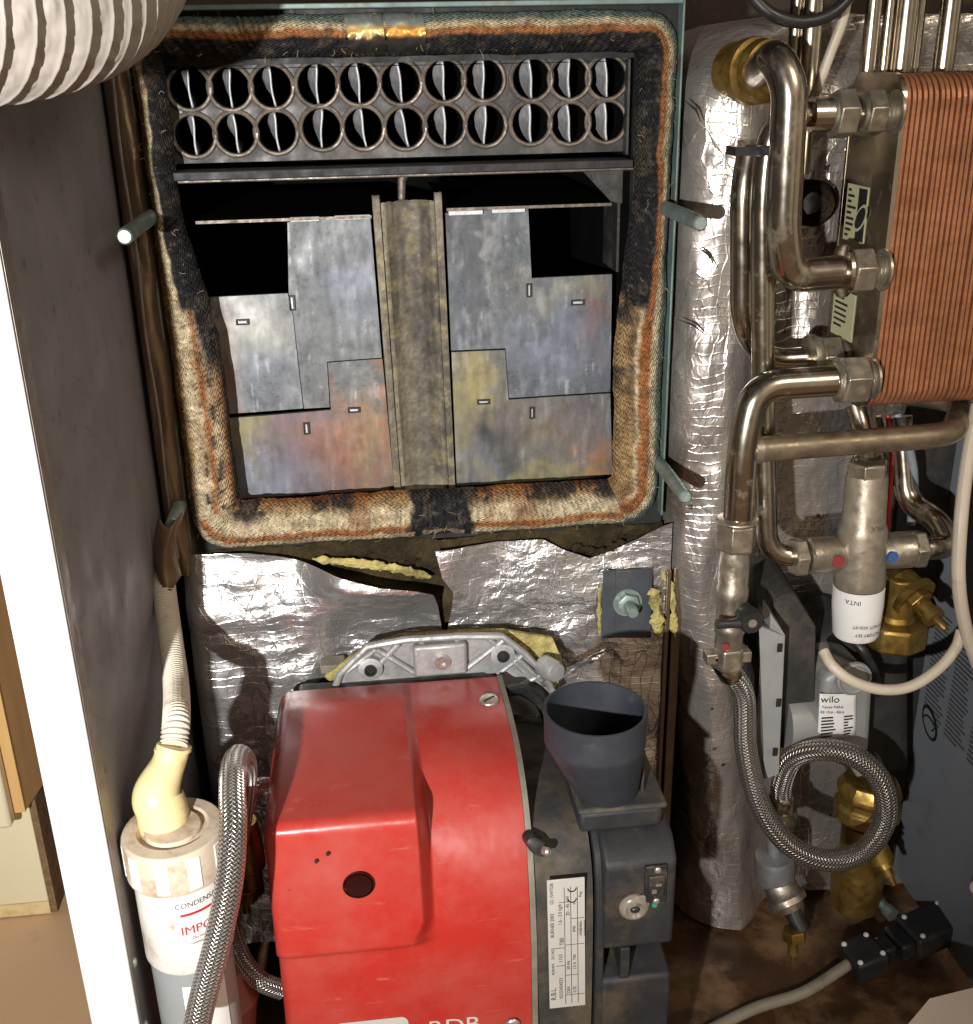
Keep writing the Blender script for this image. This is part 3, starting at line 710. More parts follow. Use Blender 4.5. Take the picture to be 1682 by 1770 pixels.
# twisted strips in the tubes
tot = 0
ordn = ['first', 'second', 'third', 'fourth', 'fifth', 'sixth', 'seventh', 'eighth', 'ninth', 'tenth', 'last']
for k, c in enumerate(tubes):
    i = k % 11; row = 'upper' if k < 11 else 'lower'
    tl = math.radians([3, 1, 5, -4, 4, 7, 3, -2, 4, 3, 4][i]+rnd.uniform(-3, 3)) ; tw = math.radians(rnd.uniform(22, 40)); wd_ = HR*0.96
    wob = rnd.uniform(-0.0015, 0.0015)
    def f(u, v, c=c, tl=tl, tw=tw):
        s_ = (v-0.5)*2; a = tl + tw*u*1.0 ; d = 0.05*u
        kx = 0.0006*math.sin(s_*3+wob*900)*(1-u)-0.009*u
        return c+V((-math.sin(a)*s_*wd_*0.98+kx, 0.0012+d, math.cos(a)*s_*wd_*0.98))
    b = B(); b.grid(f, 12, 12)
    o = b.make('turbulator', m_turb, None, smooth=60, solid=0.0016, loc=c)
    tag(o, f'twisted steel strip in the {ordn[i]} flue tube from the left, {row} row', 'baffle strip', 'twisted strips in the flue tubes')

# ------------------------------------------------------------------ baffle plates
def poly_plate(px_pts, Y, th, paint, cut=None, res=0.0017, name='baffle_plate', mat=None, label='', cat='baffle plate', group=None):
    """a flat steel plate of the outline, meshed finely so its tarnish can follow the metal"""
    pts = [P(x, y, Y) for x, y in px_pts]
    th = 0.004
    xs = [p.x for p in pts]; zs = [p.z for p in pts]
    from mathutils.geometry import delaunay_2d_cdt
    from mathutils import Vector as Vv
    # boundary subdivided
    bd = []
    for i in range(len(pts)):
        a, c = pts[i], pts[(i+1) % len(pts)]; n = max(1, int((c-a).length/res))
        for k in range(n): bd.append(a.lerp(c, k/n))
    v2 = [Vv((p.x, p.z)) for p in bd]; nb = len(v2); ed = [(i, (i+1) % nb) for i in range(nb)]
    def inside(x, z):
        r = False; j = nb-1
        for i in range(nb):
            if (v2[i].y > z) != (v2[j].y > z) and x < (v2[j].x-v2[i].x)*(z-v2[i].y)/(v2[j].y-v2[i].y)+v2[i].x: r = not r
            j = i
        return r
    x = min(xs)+res/2
    while x < max(xs):
        z = min(zs)+res/2
        while z < max(zs):
            if inside(x, z): v2.append(Vv((x+rnd.uniform(-.2, .2)*res, z+rnd.uniform(-.2, .2)*res)))
            z += res
        x += res
    ov, oe, of, *_ = delaunay_2d_cdt(v2, ed, [], 1, 1e-6)
    b = B()
    o = b.add([(p.x, Y+0.0006*fbm(p.x*14, p.y*14, Y*50), p.y) for p in ov], [])
    for f in of:
        a, c, d = (ov[i] for i in f[:3]); cr = (c-a).cross(d-a)
        b.f.append(tuple(f) if cr > 0 else tuple(reversed(f)))
    m = len(ov)
    # rim
    o2 = b.add([(p.x, Y+th, p.z) for p in bd], [])
    for i in range(nb):
        j = (i+1) % nb; b.f.append((i, j, o2+j, o2+i))
    b.f.append(tuple(range(o2, o2+nb)))
    for i, p in enumerate(b.v): b.c[i] = paint(*pix(p), p)
    me = b.make(name, mat or m_heat, None, smooth=30, loc=(sum(xs)/len(xs), Y, min(zs)))
    tag(me, label, cat, group)
    return me
def blob(px, py, x, y, rx, ry=None): 
    ry = ry or rx; return math.exp(-(((px-x)/rx)**2+((py-y)/ry)**2))
G0, G1, GD = lin(116, 118, 118), lin(98, 103, 108), lin(62, 63, 66)
OR_, YL, PU, RD, BL = lin(156, 108, 74), lin(150, 138, 92), lin(104, 92, 104), lin(126, 84, 70), lin(122, 128, 144)
def tarnish(spots, base=G0, streak=0.35, seed=0.0):
    def f(px, py, p):
        n1 = fbm(p.x*26+seed, p.z*12, 1+seed); n2 = fbm(p.x*60, p.z*60, 6+seed); n3 = fbm(p.x*150, p.z*34, 3+seed)
        c = mix(base, G1, 0.5+0.5*n1)
        c = mix(c, GD, 0.6*streak*sst(0.0, 0.6, n1+0.15*n2))
        c = mix(c, lin(190, 194, 196), 0.2*sst(0.1, 0.7, 0.3*n2-0.6*n1+0.5*n3))
        n4 = fbm(p.x*210+seed, p.z*16, 11+seed, 3); n5 = fbm(p.x*300, p.z*300, 2+seed, 2)
        c = mix(c, lin(196, 198, 198), 0.4*sst(0.34, 0.6, n4)*sst(-0.1, 0.3, n2)); c = mix(c, lin(58, 52, 44), 0.55*sst(0.34, 0.55, n5+0.35*n1)); c = mix(c, lin(70, 62, 50), 0.22*sst(0.15, 0.6, -n2-0.4*n1))
        wx, wy = px+24*n2+26*n1, py+40*n1+16*n2
        for (x, y, rx, ry, cc, k) in spots: c = mix(c, cc, min(1, 0.8*k*blob(wx, wy, x, y, rx*1.15, ry*1.15)*(1+0.4*n2)))
        kk = 1+0.22*n3+0.1*n5
        return tuple(max(0.004, q*kk) for q in c)
    return f
BY = 0.034
GB = 'interlocking flue baffle plates'
poly_plate([(363, 514), (497, 507), (506, 545), (524, 706), (387, 716)], BY+0.0012, 0.003, tarnish([(375, 650, 22, 90, OR_, .9), (450, 640, 60, 60, BL, .4), (430, 560, 50, 40, lin(186, 184, 176), .7)], seed=1),
           label='plain grey baffle plate under the left square opening, orange tint along its outer edge', group=GB)
poly_plate([(497, 384), (640, 374), (660, 618), (565, 625), (570, 704), (525.5, 706.5), (507, 545), (499, 508)], BY, 0.003, tarnish([(600, 420, 50, 50, GD, .6), (560, 480, 30, 90, GD, .4), (610, 500, 40, 60, BL, .7), (560, 600, 60, 60, G0, .6)], seed=3),
           label='tall mottled blue grey baffle plate left of the iron channel', group=GB)
poly_plate([(388, 724), (572, 709), (566.5, 627), (661, 620), (682, 849), (550, 866), (405, 878)], BY+0.0006, 0.003,
           tarnish([(440, 735, 40, 30, YL, .9), (410, 770, 20, 40, YL, .7), (560, 760, 60, 50, OR_, 1.0), (620, 730, 60, 40, OR_, .55), (590, 800, 60, 50, RD, .8), (520, 720, 40, 40, PU, .8), (500, 800, 50, 60, PU, .6), (460, 830, 80, 40, BL, .7), (640, 790, 30, 80, YL, .5), (670, 720, 12, 90, OR_, .8), (640, 840, 50, 20, RD, .7), (430, 860, 60, 14, RD, .7)], seed=5),
           label='heat stained baffle plate at bottom left with orange, red and violet tarnish', group=GB)
poly_plate([(770, 368), (913, 359), (919, 481), (1058, 474), (1055, 677), (880, 688), (874, 602), (780, 606)], BY, 0.003,
           tarnish([(830, 420, 60, 70, GD, .75), (800, 500, 30, 40, GD, .4), (980, 600, 90, 50, BL, .9), (960, 500, 60, 26, lin(150, 146, 130), .6), (1045, 560, 14, 50, RD, .7), (1030, 500, 20, 20, YL, .4), (850, 460, 9, 130, lin(150, 150, 150), .6)], base=lin(98, 103, 110), seed=7),
           label='broad stepped blue grey baffle plate right of the iron channel', group=GB)
poly_plate([(780.5, 609), (873, 605), (879, 691), (1055, 680), (1059, 832), (790, 846)], BY+0.0006, 0.003,
           tarnish([(815, 660, 40, 60, YL, 1.1), (800, 760, 30, 60, YL, .6), (920, 740, 60, 30, YL, .7), (880, 730, 50, 40, PU, .6), (860, 760, 40, 50, GD, .9), (1000, 740, 60, 60, PU, .6), (1040, 810, 30, 40, OR_, 1.0), (940, 820, 120, 16, YL, .8), (820, 800, 30, 40, BL, .5)], base=lin(116, 114, 104), seed=9),
           label='yellow streaked baffle plate at bottom right with a rusty corner', group=GB)
for x0, x1, y, d in ((501, 552, 376, 'left lip of the two over the left plates'), (578, 640, 373, 'right lip of the two over the left plates'), (775, 835, 365, 'left lip of the two over the right plates'), (850, 908, 361, 'right lip of the two over the right plates')):
    a, c = P(x0, y, BY-0.003), P(x1, y, BY-0.003)
    b = B(); b.bounds((a.x, BY-0.004, a.z-0.004), (c.x, BY-0.0009, a.z+0.0002)); tag(b.make('folded_lip', m_turb, None, bevel=0.0006, loc=a), 'bright folded steel '+d, 'steel lip', 'folded lips over the baffle plates')
# slots with bright tongues
def slot(px, py, w_, h_, label, tall=False):
    c = P(px, py, BY-0.0022)
    b = B(); b.prism([c+V((sx*w_/2, 0, sz*h_/2)) for sx, sz in ((-1, -1), (1, -1), (1, 1), (-1, 1))], (0, 0.0012, 0),
                     holes=[[c+V((sx*(w_/2-0.0011), 0, sz*(h_/2-0.0011))) for sx, sz in ((-1, -1), (-1, 1), (1, 1), (1, -1))]])
    o = b.make('slot_tongue', m_soot, None, loc=c)
    b = B(); b.bounds(c+V((-w_/2+0.002, -0.0004, -h_/2+0.0016)), c+V((w_/2-0.002, 0.001, h_/2-0.0016))); b.make('tongue', m_turb, o, bevel=0.0004)
    tag(o, label, 'slot tongue', 'slot tongues in the baffle plates')
slot(419, 557, 0.012, 0.0055, 'small bright tongue in a slot below the square opening on the left')
slot(505, 524, 0.006, 0.014, 'upright tongue at the top corner between the two upper left plates')
slot(612, 709, 0.012, 0.0055, 'flat tongue beside the iron channel in the lower left plate')
slot(530, 741, 0.006, 0.012, 'upright slot tongue set in the orange tarnish of the lower left plate')
slot(915, 502, 0.0055, 0.013, 'rusty upright tongue below the square opening on the right')
slot(999, 523, 0.013, 0.0055, 'rusty flat tongue near the right end of the stepped plate')
slot(836, 695, 0.0125, 0.005, 'flat tongue in the yellow streaks of the lower right plate')
slot(920, 714, 0.0052, 0.012, 'upright tongue below the lower edge of the stepped plate')
# shelf plates above
def shelf(px0, py0, px1, py1, label, x0=None, x1=None):
    a, c = P(px0, py0, BY-0.004), P(px1, py1, BY-0.004); z = (a.z+c.z)/2
    b = B(); b.bounds((a.x, a.y, z-0.0022), (c.x, a.y+0.26, z)); sh = b.make('shelf_plate', m_black_in, None, loc=(a.x, a.y, z))
    b = B(); b.bounds((a.x, a.y-0.0008, z-0.0024), (c.x, a.y-0.0001, z+0.0002)); b.make('worn_edge', m_worn, sh)
    tag(sh, label, 'shelf plate', 'shelf plates over the baffles')
shelf(338, 383, 642, 372, 'sooty shelf plate above the left baffle plates')
shelf(772, 362, 1057, 349, 'sooty shelf plate above the right baffle plates')
# iron channel between the plates
def chcol(px, py, p):
    n1 = fbm(p.x*60, p.z*7, 2); n2 = fbm(p.x*70, p.z*70, 4); n3 = fbm(p.x*240, p.z*200, 7, 2)
    c = mix(lin(132, 124, 108), lin(96, 90, 80), sst(-0.3, 0.4, n1))
    c = mix(c, lin(150, 138, 104), 0.6*sst(0.1, 0.5, n2+0.3*n1))
    c = mix(c, lin(52, 50, 52), 0.8*blob(px+20*n2, py+60*n1, 735, 570, 24, 150)); c = mix(c, lin(60, 56, 52), 0.6*blob(px+20*n2, py, 740, 770, 24, 60))
    c = mix(c, lin(70, 60, 46), 0.5*sst(0.2, 0.5, n3+0.2*n2))
    return tuple(max(0.004, q*(1+0.35*n3)) for q in c)
ct, cb = [P(x, y, BY-0.006) for x, y in ((645, 350), (762, 344))], [P(x, y, BY-0.006) for x, y in ((684, 858), (786, 852))]
prof = [(0, 0.012), (0.0, -0.001), (0.08, -0.001), (0.085, 0.004), (0.16, 0.004), (0.2, 0.007), (0.3, 0.013), (0.42, 0.016), (0.55, 0.016), (0.68, 0.014), (0.78, 0.008), (0.84, 0.004), (0.915, 0.004), (0.92, -0.001), (1.0, -0.001), (1.0, 0.012)]
def chan(u, v):
    k = v*(len(prof)-1); i = min(len(prof)-2, int(k)); t = k-i; a, dd = (prof[i][0]*(1-t)+prof[i+1][0]*t, prof[i][1]*(1-t)+prof[i+1][1]*t)
    top = ct[0].lerp(ct[1], a); bot = cb[0].lerp(cb[1], a); p = top.lerp(bot, u)
    if u < 0.001: p.z += (0.006 if (a < 0.09 or a > 0.91) else -0.007+0.003*math.sin(a*19))
    dd2 = dd*(sst(1.0, 0.93, u)*0.85+0.15) if dd > 0.004 else dd
    p.y += dd2+0.0006*fbm(p.x*60, p.z*60, 2); return p
b = B(); b.grid(chan, 160, 45, col=lambda u, v, p: chcol(*pix(p), p), flip=True)
tag(b.make('iron_channel', m_iron, None, smooth=50, solid=0.002, loc=cb[0]), 'scaled grey brown iron channel standing upright between the baffle plates', 'iron channel')

# studs
for (bx, by), ln, lb in (((1140, 355), 0.13, 'stud at upper right'), ((1135, 795), 0.106, 'stud at lower right'), ((265, 372), 0.136, 'stud at upper left'), ((312, 870), 0.055, 'stud at lower left')):
    p0 = P(bx, by); p0.y = 0.003; b = B(); L = ln; n = 60
    b.tube([p0+V((0, -L*i/n, 0)) for i in range(n+1)], [0.0058+(0.0006 if i % 2 else 0)-(0.001 if i == n else 0) for i in range(n+1)], n=14)
    b.make('stud', m_stud, boi, smooth=60)
# bracket with bolt
br0 = [P(x, y, -0.022) for x, y in ((1043, 988), (1128, 984), (1126, 1103), (1040, 1103))]
b = B(); b.prism(br0, (0, 0.004, 0)); brk = b.make('mounting_bracket', m_bracket, boi, bevel=0.0008)
q = [P(x, y, -0.0235) for x, y in ((1043, 988), (1064, 987), (1062, 1103), (1040, 1103))]
b = B(); b.prism(q, (0, 0.0012, 0)); b.make('bracket_fold', m_bracket, brk)
bp_ = P(1085, 1042, -0.024)
b = B(); hexnut(b, bp_+V((0, 0.002, 0)), -Y3, 0.009, 0.012); b.lathe(bp_+V((0, 0.002, 0)), -Y3, [(0, 0.015), (0.002, 0.015)], n=24); b.lathe(bp_, -Y3, [(0.007, 0.0062), (0.022, 0.0062), (0.024, 0.005)], n=18)
b.make('bolt', m_stud, brk, smooth=35)

# left side lagging strip
lag = thing('side_lagging', 'brown foil lagging strip between the left casing panel and the boiler door opening', 'lagging', (-0.19, 0.01, 0.5))
def lagf(u, v):
    z = 1.0-0.5*u; a = math.pi*v; x = -0.1885-0.0135*math.cos(a)+0.0015*fbm(z*9, v*3); y = 0.012-0.022*math.sin(a)**0.7+0.003*fbm(z*14, v*4, 5)
    return V((x, y, z))
b = B(); b.grid(lagf, 90, 20, flip=True); b.make('foil_cover', m_foil_b, lag, smooth=180)
b = B(); b.tube([V((-0.1915+0.001*math.sin(i), -0.0115, 1.0-0.48*i/20)) for i in range(21)], 0.0013, n=6); b.make('seam', m_galv, lag)
def flap(u, v):
    p = P(275+40*v-10*math.sin(u*3), 895+108*u+12*math.sin(v*4), -0.058); p.y -= 0.012*math.sin(v*math.pi)*(0.4+u); return p
b = B(); b.grid(flap, 14, 12); b.make('torn_flap', m_foil_b, lag, smooth=180, solid=0.0006)

# ------------------------------------------------------------------ lower foil jacket
jac = thing('foil_jacket', 'torn silver foil insulation jacket under the boiler door opening, behind the red burner', 'insulation jacket', (0.05, 0, 0.05))
def crump(x, z, s_=0.0):
    r = noise.ridged_multi_fractal(V((x*9+2*z, s_, z*14)), 1.1, 2.1, 3, 1.0, 2.0)
    return 0.0036*(r-1.2)+0.004*fbm(x*8, z*8, s_+4, 2)
def interp(tab, x):
    if x <= tab[0][0]: return tab[0][1]
    for (a, ya), (c, yc) in zip(tab[:-1], tab[1:]):
        if x <= c: return ya+(yc-ya)*(x-a)/(c-a)
    return tab[-1][1]
topL = [(300, 952), (420, 948), (470, 952), (560, 964), (650, 982), (720, 990), (746, 996), (757, 1040), (761, 1075), (766, 1086), (800, 1087)]
def jl(u, v):
    xw = -0.19+(P(778, 1100).x+0.19)*u
    pxx = 305+(778-305)*u; top = P(pxx, interp(topL, pxx))
    z = 0.06+(top.z-0.06)*v; p = V((xw, 0, z)); 
    wl_ = sst(0.42, 0.62, u); p.y = -0.011+crump(xw, z, 1)-0.017*sst(0.525, 0.45, z)*(1-wl_)-wl_*0.026*sst(0.42, 0.50, z)
    p.y -= 0.012*math.exp(-((z-(0.487-0.12*(xw+0.02)))/0.012)**2)*sst(0.35, 0.7, u)
    if u < 0.06: p.y += 0.02*(1-u/0.06)**2
    return p
b = B(); b.grid(jl, 150, 150); b.make('foil_sheet', m_foil, jac, smooth=180)
edgeR = [(930, 748), (985, 762), (1012, 781), (1040, 779), (1080, 771), (1400, 768)]
topR = [(750, 937), (850, 930), (940, 926), (975, 944), (1020, 958), (1075, 940), (1150, 902), (1200, 888)]
def jr(u, v):
    pxx = 750+(1168-750)*u; top = P(pxx, interp(topR, pxx)); z = 0.06+(top.z-0.06)*v
    py = pix(V((top.x, 0, z)))[1]; xl = P(interp(edgeR, py), py).x; x = xl+(0.295-xl)*u
    p = V((x, -0.010+crump(x, z, 7)-0.010*sst(0.3, 0.0, u)*sst(0.75, 1, v), z)); return p
b = B(); b.grid(jr, 130, 150); b.make('foil_sheet', m_foil, jac, smooth=180)
# glass wool behind
def wool(u, v):
    x = -0.188+0.475*u; z0 = 0.30; z1 = 0.524-0.012*abs(fbm(x*9, 1)); z = z0+(z1-z0)*v
    y = 0.006-0.008*sst(0.75, 0.95, v)*(0.7+0.6*fbm(x*22, z*30))+0.003*fbm(x*60, z*60)
    return V((x, y, z))
b = B(); b.grid(wool, 140, 70); b.make('glass_wool', m_wool_d, jac, smooth=180)
def roll(name, pts, r, mat, seed, par=jac):
    pa = spline(pts, 14); n_ = len(pa)-1
    def f(u, v):
        i = min(n_, int(round(u*n_))); p = pa[i]; t = (pa[min(n_, i+1)]-pa[max(0, i-1)]).normalized(); sd_ = t.cross(Y3).normalized()
        w_ = r*(0.75+0.55*fbm(i*0.22, seed)+0.35*fbm(i*0.9, seed+3, v*4))*(0.25+0.75*sst(0, 0.08, u)*sst(1, 0.92, u)); k = v*2-1
        q = p+sd_*k*w_; q.y -= 0.45*r*math.sqrt(max(0, 1-k*k))*(0.8+0.6*fbm(q.x*160, q.z*160, seed)); q.y += 0.0012*fbm(q.x*300, q.z*300, seed); return q
    b = B(); b.grid(f, n_, 14); return b.make(name, mat, par, smooth=180)
roll('wool_tuft', pp((540, 966, -0.010), (620, 974, -0.012), (680, 982, -0.010), (745, 997, -0.012)), 0.0058, m_wool, 3)
roll('wool_tuft', pp((985, 945, -0.006), (1040, 952, -0.008), (1080, 935, -0.006)), 0.005, m_wool_d, 5)
roll('wool_tuft', pp((1128, 1015, -0.026), (1134, 1050, -0.028), (1138, 1100, -0.026)), 0.0075, m_wool, 8)
roll('wool_tuft', pp((1142, 985, -0.01), (1160, 1020, -0.012), (1166, 1100, -0.01)), 0.005, m_wool, 9)
roll('wool_tuft', pp((1038, 1000, -0.012), (1036, 1050, -0.014), (1037, 1098, -0.012)), 0.0028, m_wool, 11)
b = B(); b.prism([P(x, y, -0.044) for x, y in ((560, 1170), (640, 1112), (700, 1098), (790, 1092), (870, 1090), (920, 1098), (956, 1104), (972, 1140), (968, 1178), (950, 1202), (600, 1210))], (0, 0.006, 0)); b.make('wool_pad', m_wool, jac, bevel=0.002)
# loose foil fold beside the inlet
def fold(u, v):
    p = P(1060-125*u+20*v*(1-u), 1125+70*u-20*v, -0.05-0.02*v); p.y += 0.006*fbm(u*5, v*5, 3); return p
b = B(); b.grid(fold, 24, 12); b.make('loose_fold', m_foil, jac, smooth=180)

b = B(); e1, e2 = P(1158, 985, -0.012), P(1172, 1500, -0.012); b.bounds((e1.x-0.004, -0.016, 0.05), (e1.x+0.001, 0.01, e1.z)); b.bounds((e1.x+0.006, -0.008, 0.05), (e1.x+0.016, 0.012, e1.z)); b.make('edge_strip', m_foil_b, jac, bevel=0.001)  # shaded look of this foil strip is put into its brown colour
# ------------------------------------------------------------------ foil lagged tank
tank = thing('lagged_tank', 'tall crinkled foil lagged tank behind the pipes, right of the boiler opening', 'lagged tank', (0.5, 0.15, 0.02))
def tk(u, v):
    z = 0.012+0.977*v
    xl = 0.288+0.05*sst(0.55, 0.02, z)
    yf = -0.022; R = 0.05; W_ = 0.82
    top = sst(0.90, 1.0, v); sh = 0.11*(1-math.sqrt(max(0, 1-((max(0, z-0.925))/0.0645)**2))) if z > 0.925 else 0
    xl += sh
    # plan: left side back -> rounded corner -> front -> dips to right
    L1, L2, L3 = 0.10, R*math.pi/2, 0.38
    s_ = u*(L1+L2+L3)
    if s_ < L1: x, y = xl, yf+R+(L1-s_); nx, ny = -1, 0
    elif s_ < L1+L2:
        a = (s_-L1)/R; x, y = xl+R-R*math.cos(a), yf+R-R*math.sin(a); nx, ny = -math.cos(a), -math.sin(a)
    else:
        t = s_-L1-L2; x = xl+R+t; y = yf+0.05*sst(0, 0.06, t)+0.0*t; nx, ny = 0, -1
    y += 0.05*top*top
    d = 0.0045*fbm(x*13, z*5, 1+y*10)+0.0030*(noise.ridged_multi_fractal(V((x*16+y*16, 4, z*6)), 1.1, 2.1, 3, 1.0, 2.0)-1.2)
    if z < 0.12: d += 0.01*sst(0.12, 0.0, z)
    return V((x+nx*d, y+ny*d, z))
b = B(); b.grid(tk, 150, 260, flip=False); b.make('foil_wrap', m_foil_t, tank, smooth=180)
b = B(); b.bounds((0.40, 0.10, 0.012), (0.80, 0.5, 0.975)); b.make('tank_shell', m_foil_b, tank, bevel=0.03, seg=4)
b = B(); tr = P(1408, 352, 0.0); b.lathe(tr+V((0, 0.02, 0)), -Y3, [(0, 0.02), (0.02, 0.021), (0.028, 0.016), (0.02, 0.011), (0.0, 0.010)], n=18, caps=False); b.make('sensor_pocket', m_wool_d, tank)
b = B(); b.lathe(tr+V((0.001, 0.012, 0)), -Y3, [(0, 0.0115), (0.004, 0.0115)], n=18); b.make('pocket_plug', m_blackp, tank)
# rips in the foil
for pts in ([(1205, 425), (1225, 440), (1240, 465)], [(1170, 552), (1200, 562), (1222, 582)], [(1182, 172), (1205, 190), (1212, 210)]):
    c = [P(x, y, -0.028) for x, y in pts]
    b = B(); b.prism([c[0], c[1]+V((0, 0, 0.0012)), c[2], c[1]-V((0.0006, 0, 0.0012))], (0, 0.002, 0)); b.make('rip', m_soot, tank)

# ================================================================== OIL BURNER
bur = thing('oil_burner', 'red covered oil burner with dark grey fan housing and upright air intake pipe', 'oil burner', (0.05, -0.2, 0.1))
# red cover
XL, XR = -0.1015, 0.107
prof_m = [(-0.075, 0.401), (-0.13, 0.4055), (-0.18, 0.405), (-0.215, 0.398), (-0.245, 0.381), (-0.266, 0.356), (-0.279, 0.325), (-0.287, 0.292)]
low = [(-0.2905, 0.27), (-0.2945, 0.22), (-0.297, 0.17), (-0.298, 0.10)]
def resample(pts, n):
    pts = [V((0, a, c)) for a, c in pts]; sp_ = spline(pts, 14); L = [0]
    for a, c in zip(sp_[:-1], sp_[1:]): L.append(L[-1]+(c-a).length)
    out = []; j = 0
    for k in range(n+1):
        t = L[-1]*k/n
        while j < len(L)-2 and L[j+1] < t: j += 1
        out.append(sp_[j].lerp(sp_[j+1], (t-L[j])/max(1e-9, L[j+1]-L[j])))
    return out
NM, NL = 110, 50
pm = resample(prof_m, NM)
bp0 = fillet([V((0, -0.075, 0.402)), V((0, -0.11, 0.4115)), V((0, -0.2935, 0.4115)), V((0, -0.3025, 0.292))], [0.03, 0.011], 12)
L = [0]
for a, c in zip(bp0[:-1], bp0[1:]): L.append(L[-1]+(c-a).length)
pb = []; j = 0
for k in range(NM+1):
    t = L[-1]*k/NM
    while j < len(L)-2 and L[j+1] < t: j += 1
    pb.append(bp0[j].lerp(bp0[j+1], (t-L[j])/max(1e-9, L[j+1]-L[j])))
pl = resample([(-0.287, 0.292)]+low, NL)
def cov(u, v):
    r = 0.013; nL = 14
    k = v*(NM+NL); i = int(round(k))
    x = XL+(XR-XL)*u
    # finer columns at the rounded left edge
    if u < 0.16: t = u/0.16; x = XL+0.03*(t**2.0)
    else: x = XL+0.03+(XR-XL-0.03)*(u-0.16)/0.84
    if i <= NM:
        m_, bq = pm[i], pb[i]; t = i/NM
        e0 = 0.013+0.004*sst(0.2, 0.8, t)
        corner = 0.016*sst(0.93, 1.0, t)
        ww = 1-sst(e0-corner*0.6, e0+0.012, x)
        q = m_.lerp(bq, ww)
    else:
        q = pl[i-NM].copy(); t = (i-NM)/NL
        ww = (1-sst(0.002, 0.034, x))*(1-sst(0.0, 0.07, t)); q.y += -0.0145*ww*1.0
    p = V((x, q.y, q.z))
    d = x-XL
    if d < r:
        s_ = r-math.sqrt(max(0, r*r-(r-d)**2)); c = V((0, -0.12, 0.22)); n = V((0, p.y-c.y, p.z-c.z)).normalized(); p -= n*s_*0.9
    p.y += 0.0005*fbm(x*18, p.z*18, 2)
    return p
b = B(); b.grid(cov, 260, NM+NL)
nv = NM+NL+1
o = b.add([b.v[k] for k in range(nv)]+[V((XL, -0.075, 0.10))], []); b.f.append(tuple(range(o, o+nv+1)))
o = b.add([b.v[260*nv+k] for k in range(nv)]+[V((XR, -0.075, 0.10))], []); b.f.append(tuple(reversed(range(o, o+nv+1))))
cover = b.make('red_cover', m_red, bur, smooth=50)
# peep hole, pin holes, screw, scuffs
hc = P(620, 1530, -0.2995)
b = B(); b.lathe(hc+V((0, 0.0005, 0)), -Y3, [(0.0, 0.0125), (0.0012, 0.0125), (0.0012, 0.0115), (-0.003, 0.0112), (-0.004, 0.0)], n=32, caps=False); b.make('peep_hole', m_hole, cover)
b = B(); b.lathe(hc+V((0, 0.0005, 0)), -Y3, [(0, 0.0108), (0.0014, 0.0105), (0.002, 0.0)], n=28, caps=False); b.make('peep_lens', m_hole, cover)
b = B()
for q in ((547, 1488), (567, 1475)): b.lathe(P(*q, -0.2975), -Y3, [(0, 0.0016), (0.0015, 0.0015)], n=12)
b.make('pin_holes', m_blackp, cover)
sc_ = V((0.094, -0.125, 0.4055)); sn = V((0.0, -0.12, 1)).normalized()
b = B(); b.lathe(sc_, sn, [(-0.001, 0.0092), (0.001, 0.0092), (0.0022, 0.0082), (0.0026, 0.005), (0.0026, 0.0)], n=30, caps=False); sh = b.make('cover_screw', m_screw, cover)
b = B(); b.box(sc_+sn*0.0027, (0.013, 0.0016, 0.0008), Matrix.Rotation(0.6, 3, 'Z')); b.make('screw_slot', m_soot, sh)
# printed badge and lettering low on the cover
fy = lambda z: -0.2975+0.006*(z-0.17)/0.1*0+(-0.0)
def fr(z): 
    for a, c in zip(pl[:-1], pl[1:]):
        if c.z <= z <= a.z: return a.y+(c.y-a.y)*(z-a.z)/(c.z-a.z)
    return pl[-1].y
bz = P(650, 1768, -0.298)
def badge(w_, h_, yo, cx_, cz_): 
    r = 0.006; out = []
    for (sx, sz, a0) in ((1, 1, 0), (-1, 1, 90), (-1, -1, 180), (1, -1, 270)):
        for k in range(7):
            a = math.radians(a0+15*k); x = cx_+sx*(w_/2-r)+r*math.cos(a); z = cz_+sz*(h_/2-r)+r*math.sin(a); out.append(V((x, fr(z)-yo, z)))
    return out
b = B(); b.prism(badge(0.062, 0.040, 0.0008, bz.x-0.004, bz.z-0.019), (0, 0.0004, 0)); bg = b.make('badge', m_label_g, cover)
b = B(); b.lathe(V((bz.x+0.011, fr(bz.z-0.018)-0.0009, bz.z-0.018)), -Y3, [(0, 0.0105), (0.0003, 0.0105)], n=30); b.make('badge_disc', m_ink_r, bg)
tz = P(785, 1771, -0.298)
b = B(); text_on(b, 'RDB', 0.021, lambda x, y: V((tz.x+x*1.12, fr(tz.z-0.0035+y)-0.0007, tz.z-0.0035+y))); b.make('cover_lettering', m_ink_w, cover, smooth=0)
b = B(); b.ball(P(886, 1772, -0.299), 0.007, sq=(1, 0.4, 1)); b.make('cover_screw', m_screw, cover)
# trim edge
full = pm+pl[1:]
b = B()
for k, q in enumerate(full):
    n_ = V((0, q.y+0.12, q.z-0.24)).normalized()
    for (dx, dn) in ((0.0, -0.004), (0.0, 0.0016), (0.0048, 0.0016), (0.0048, -0.004)):
        b.v.append(V((XR+0.0002+dx, q.y, q.z))+n_*dn)
for k in range(len(full)-1):
    for m_ in range(4): a = k*4; b.f.append((a+m_, a+(m_+1) % 4, a+4+(m_+1) % 4, a+4+m_))
b.make('cover_trim', m_grey_trim, bur)
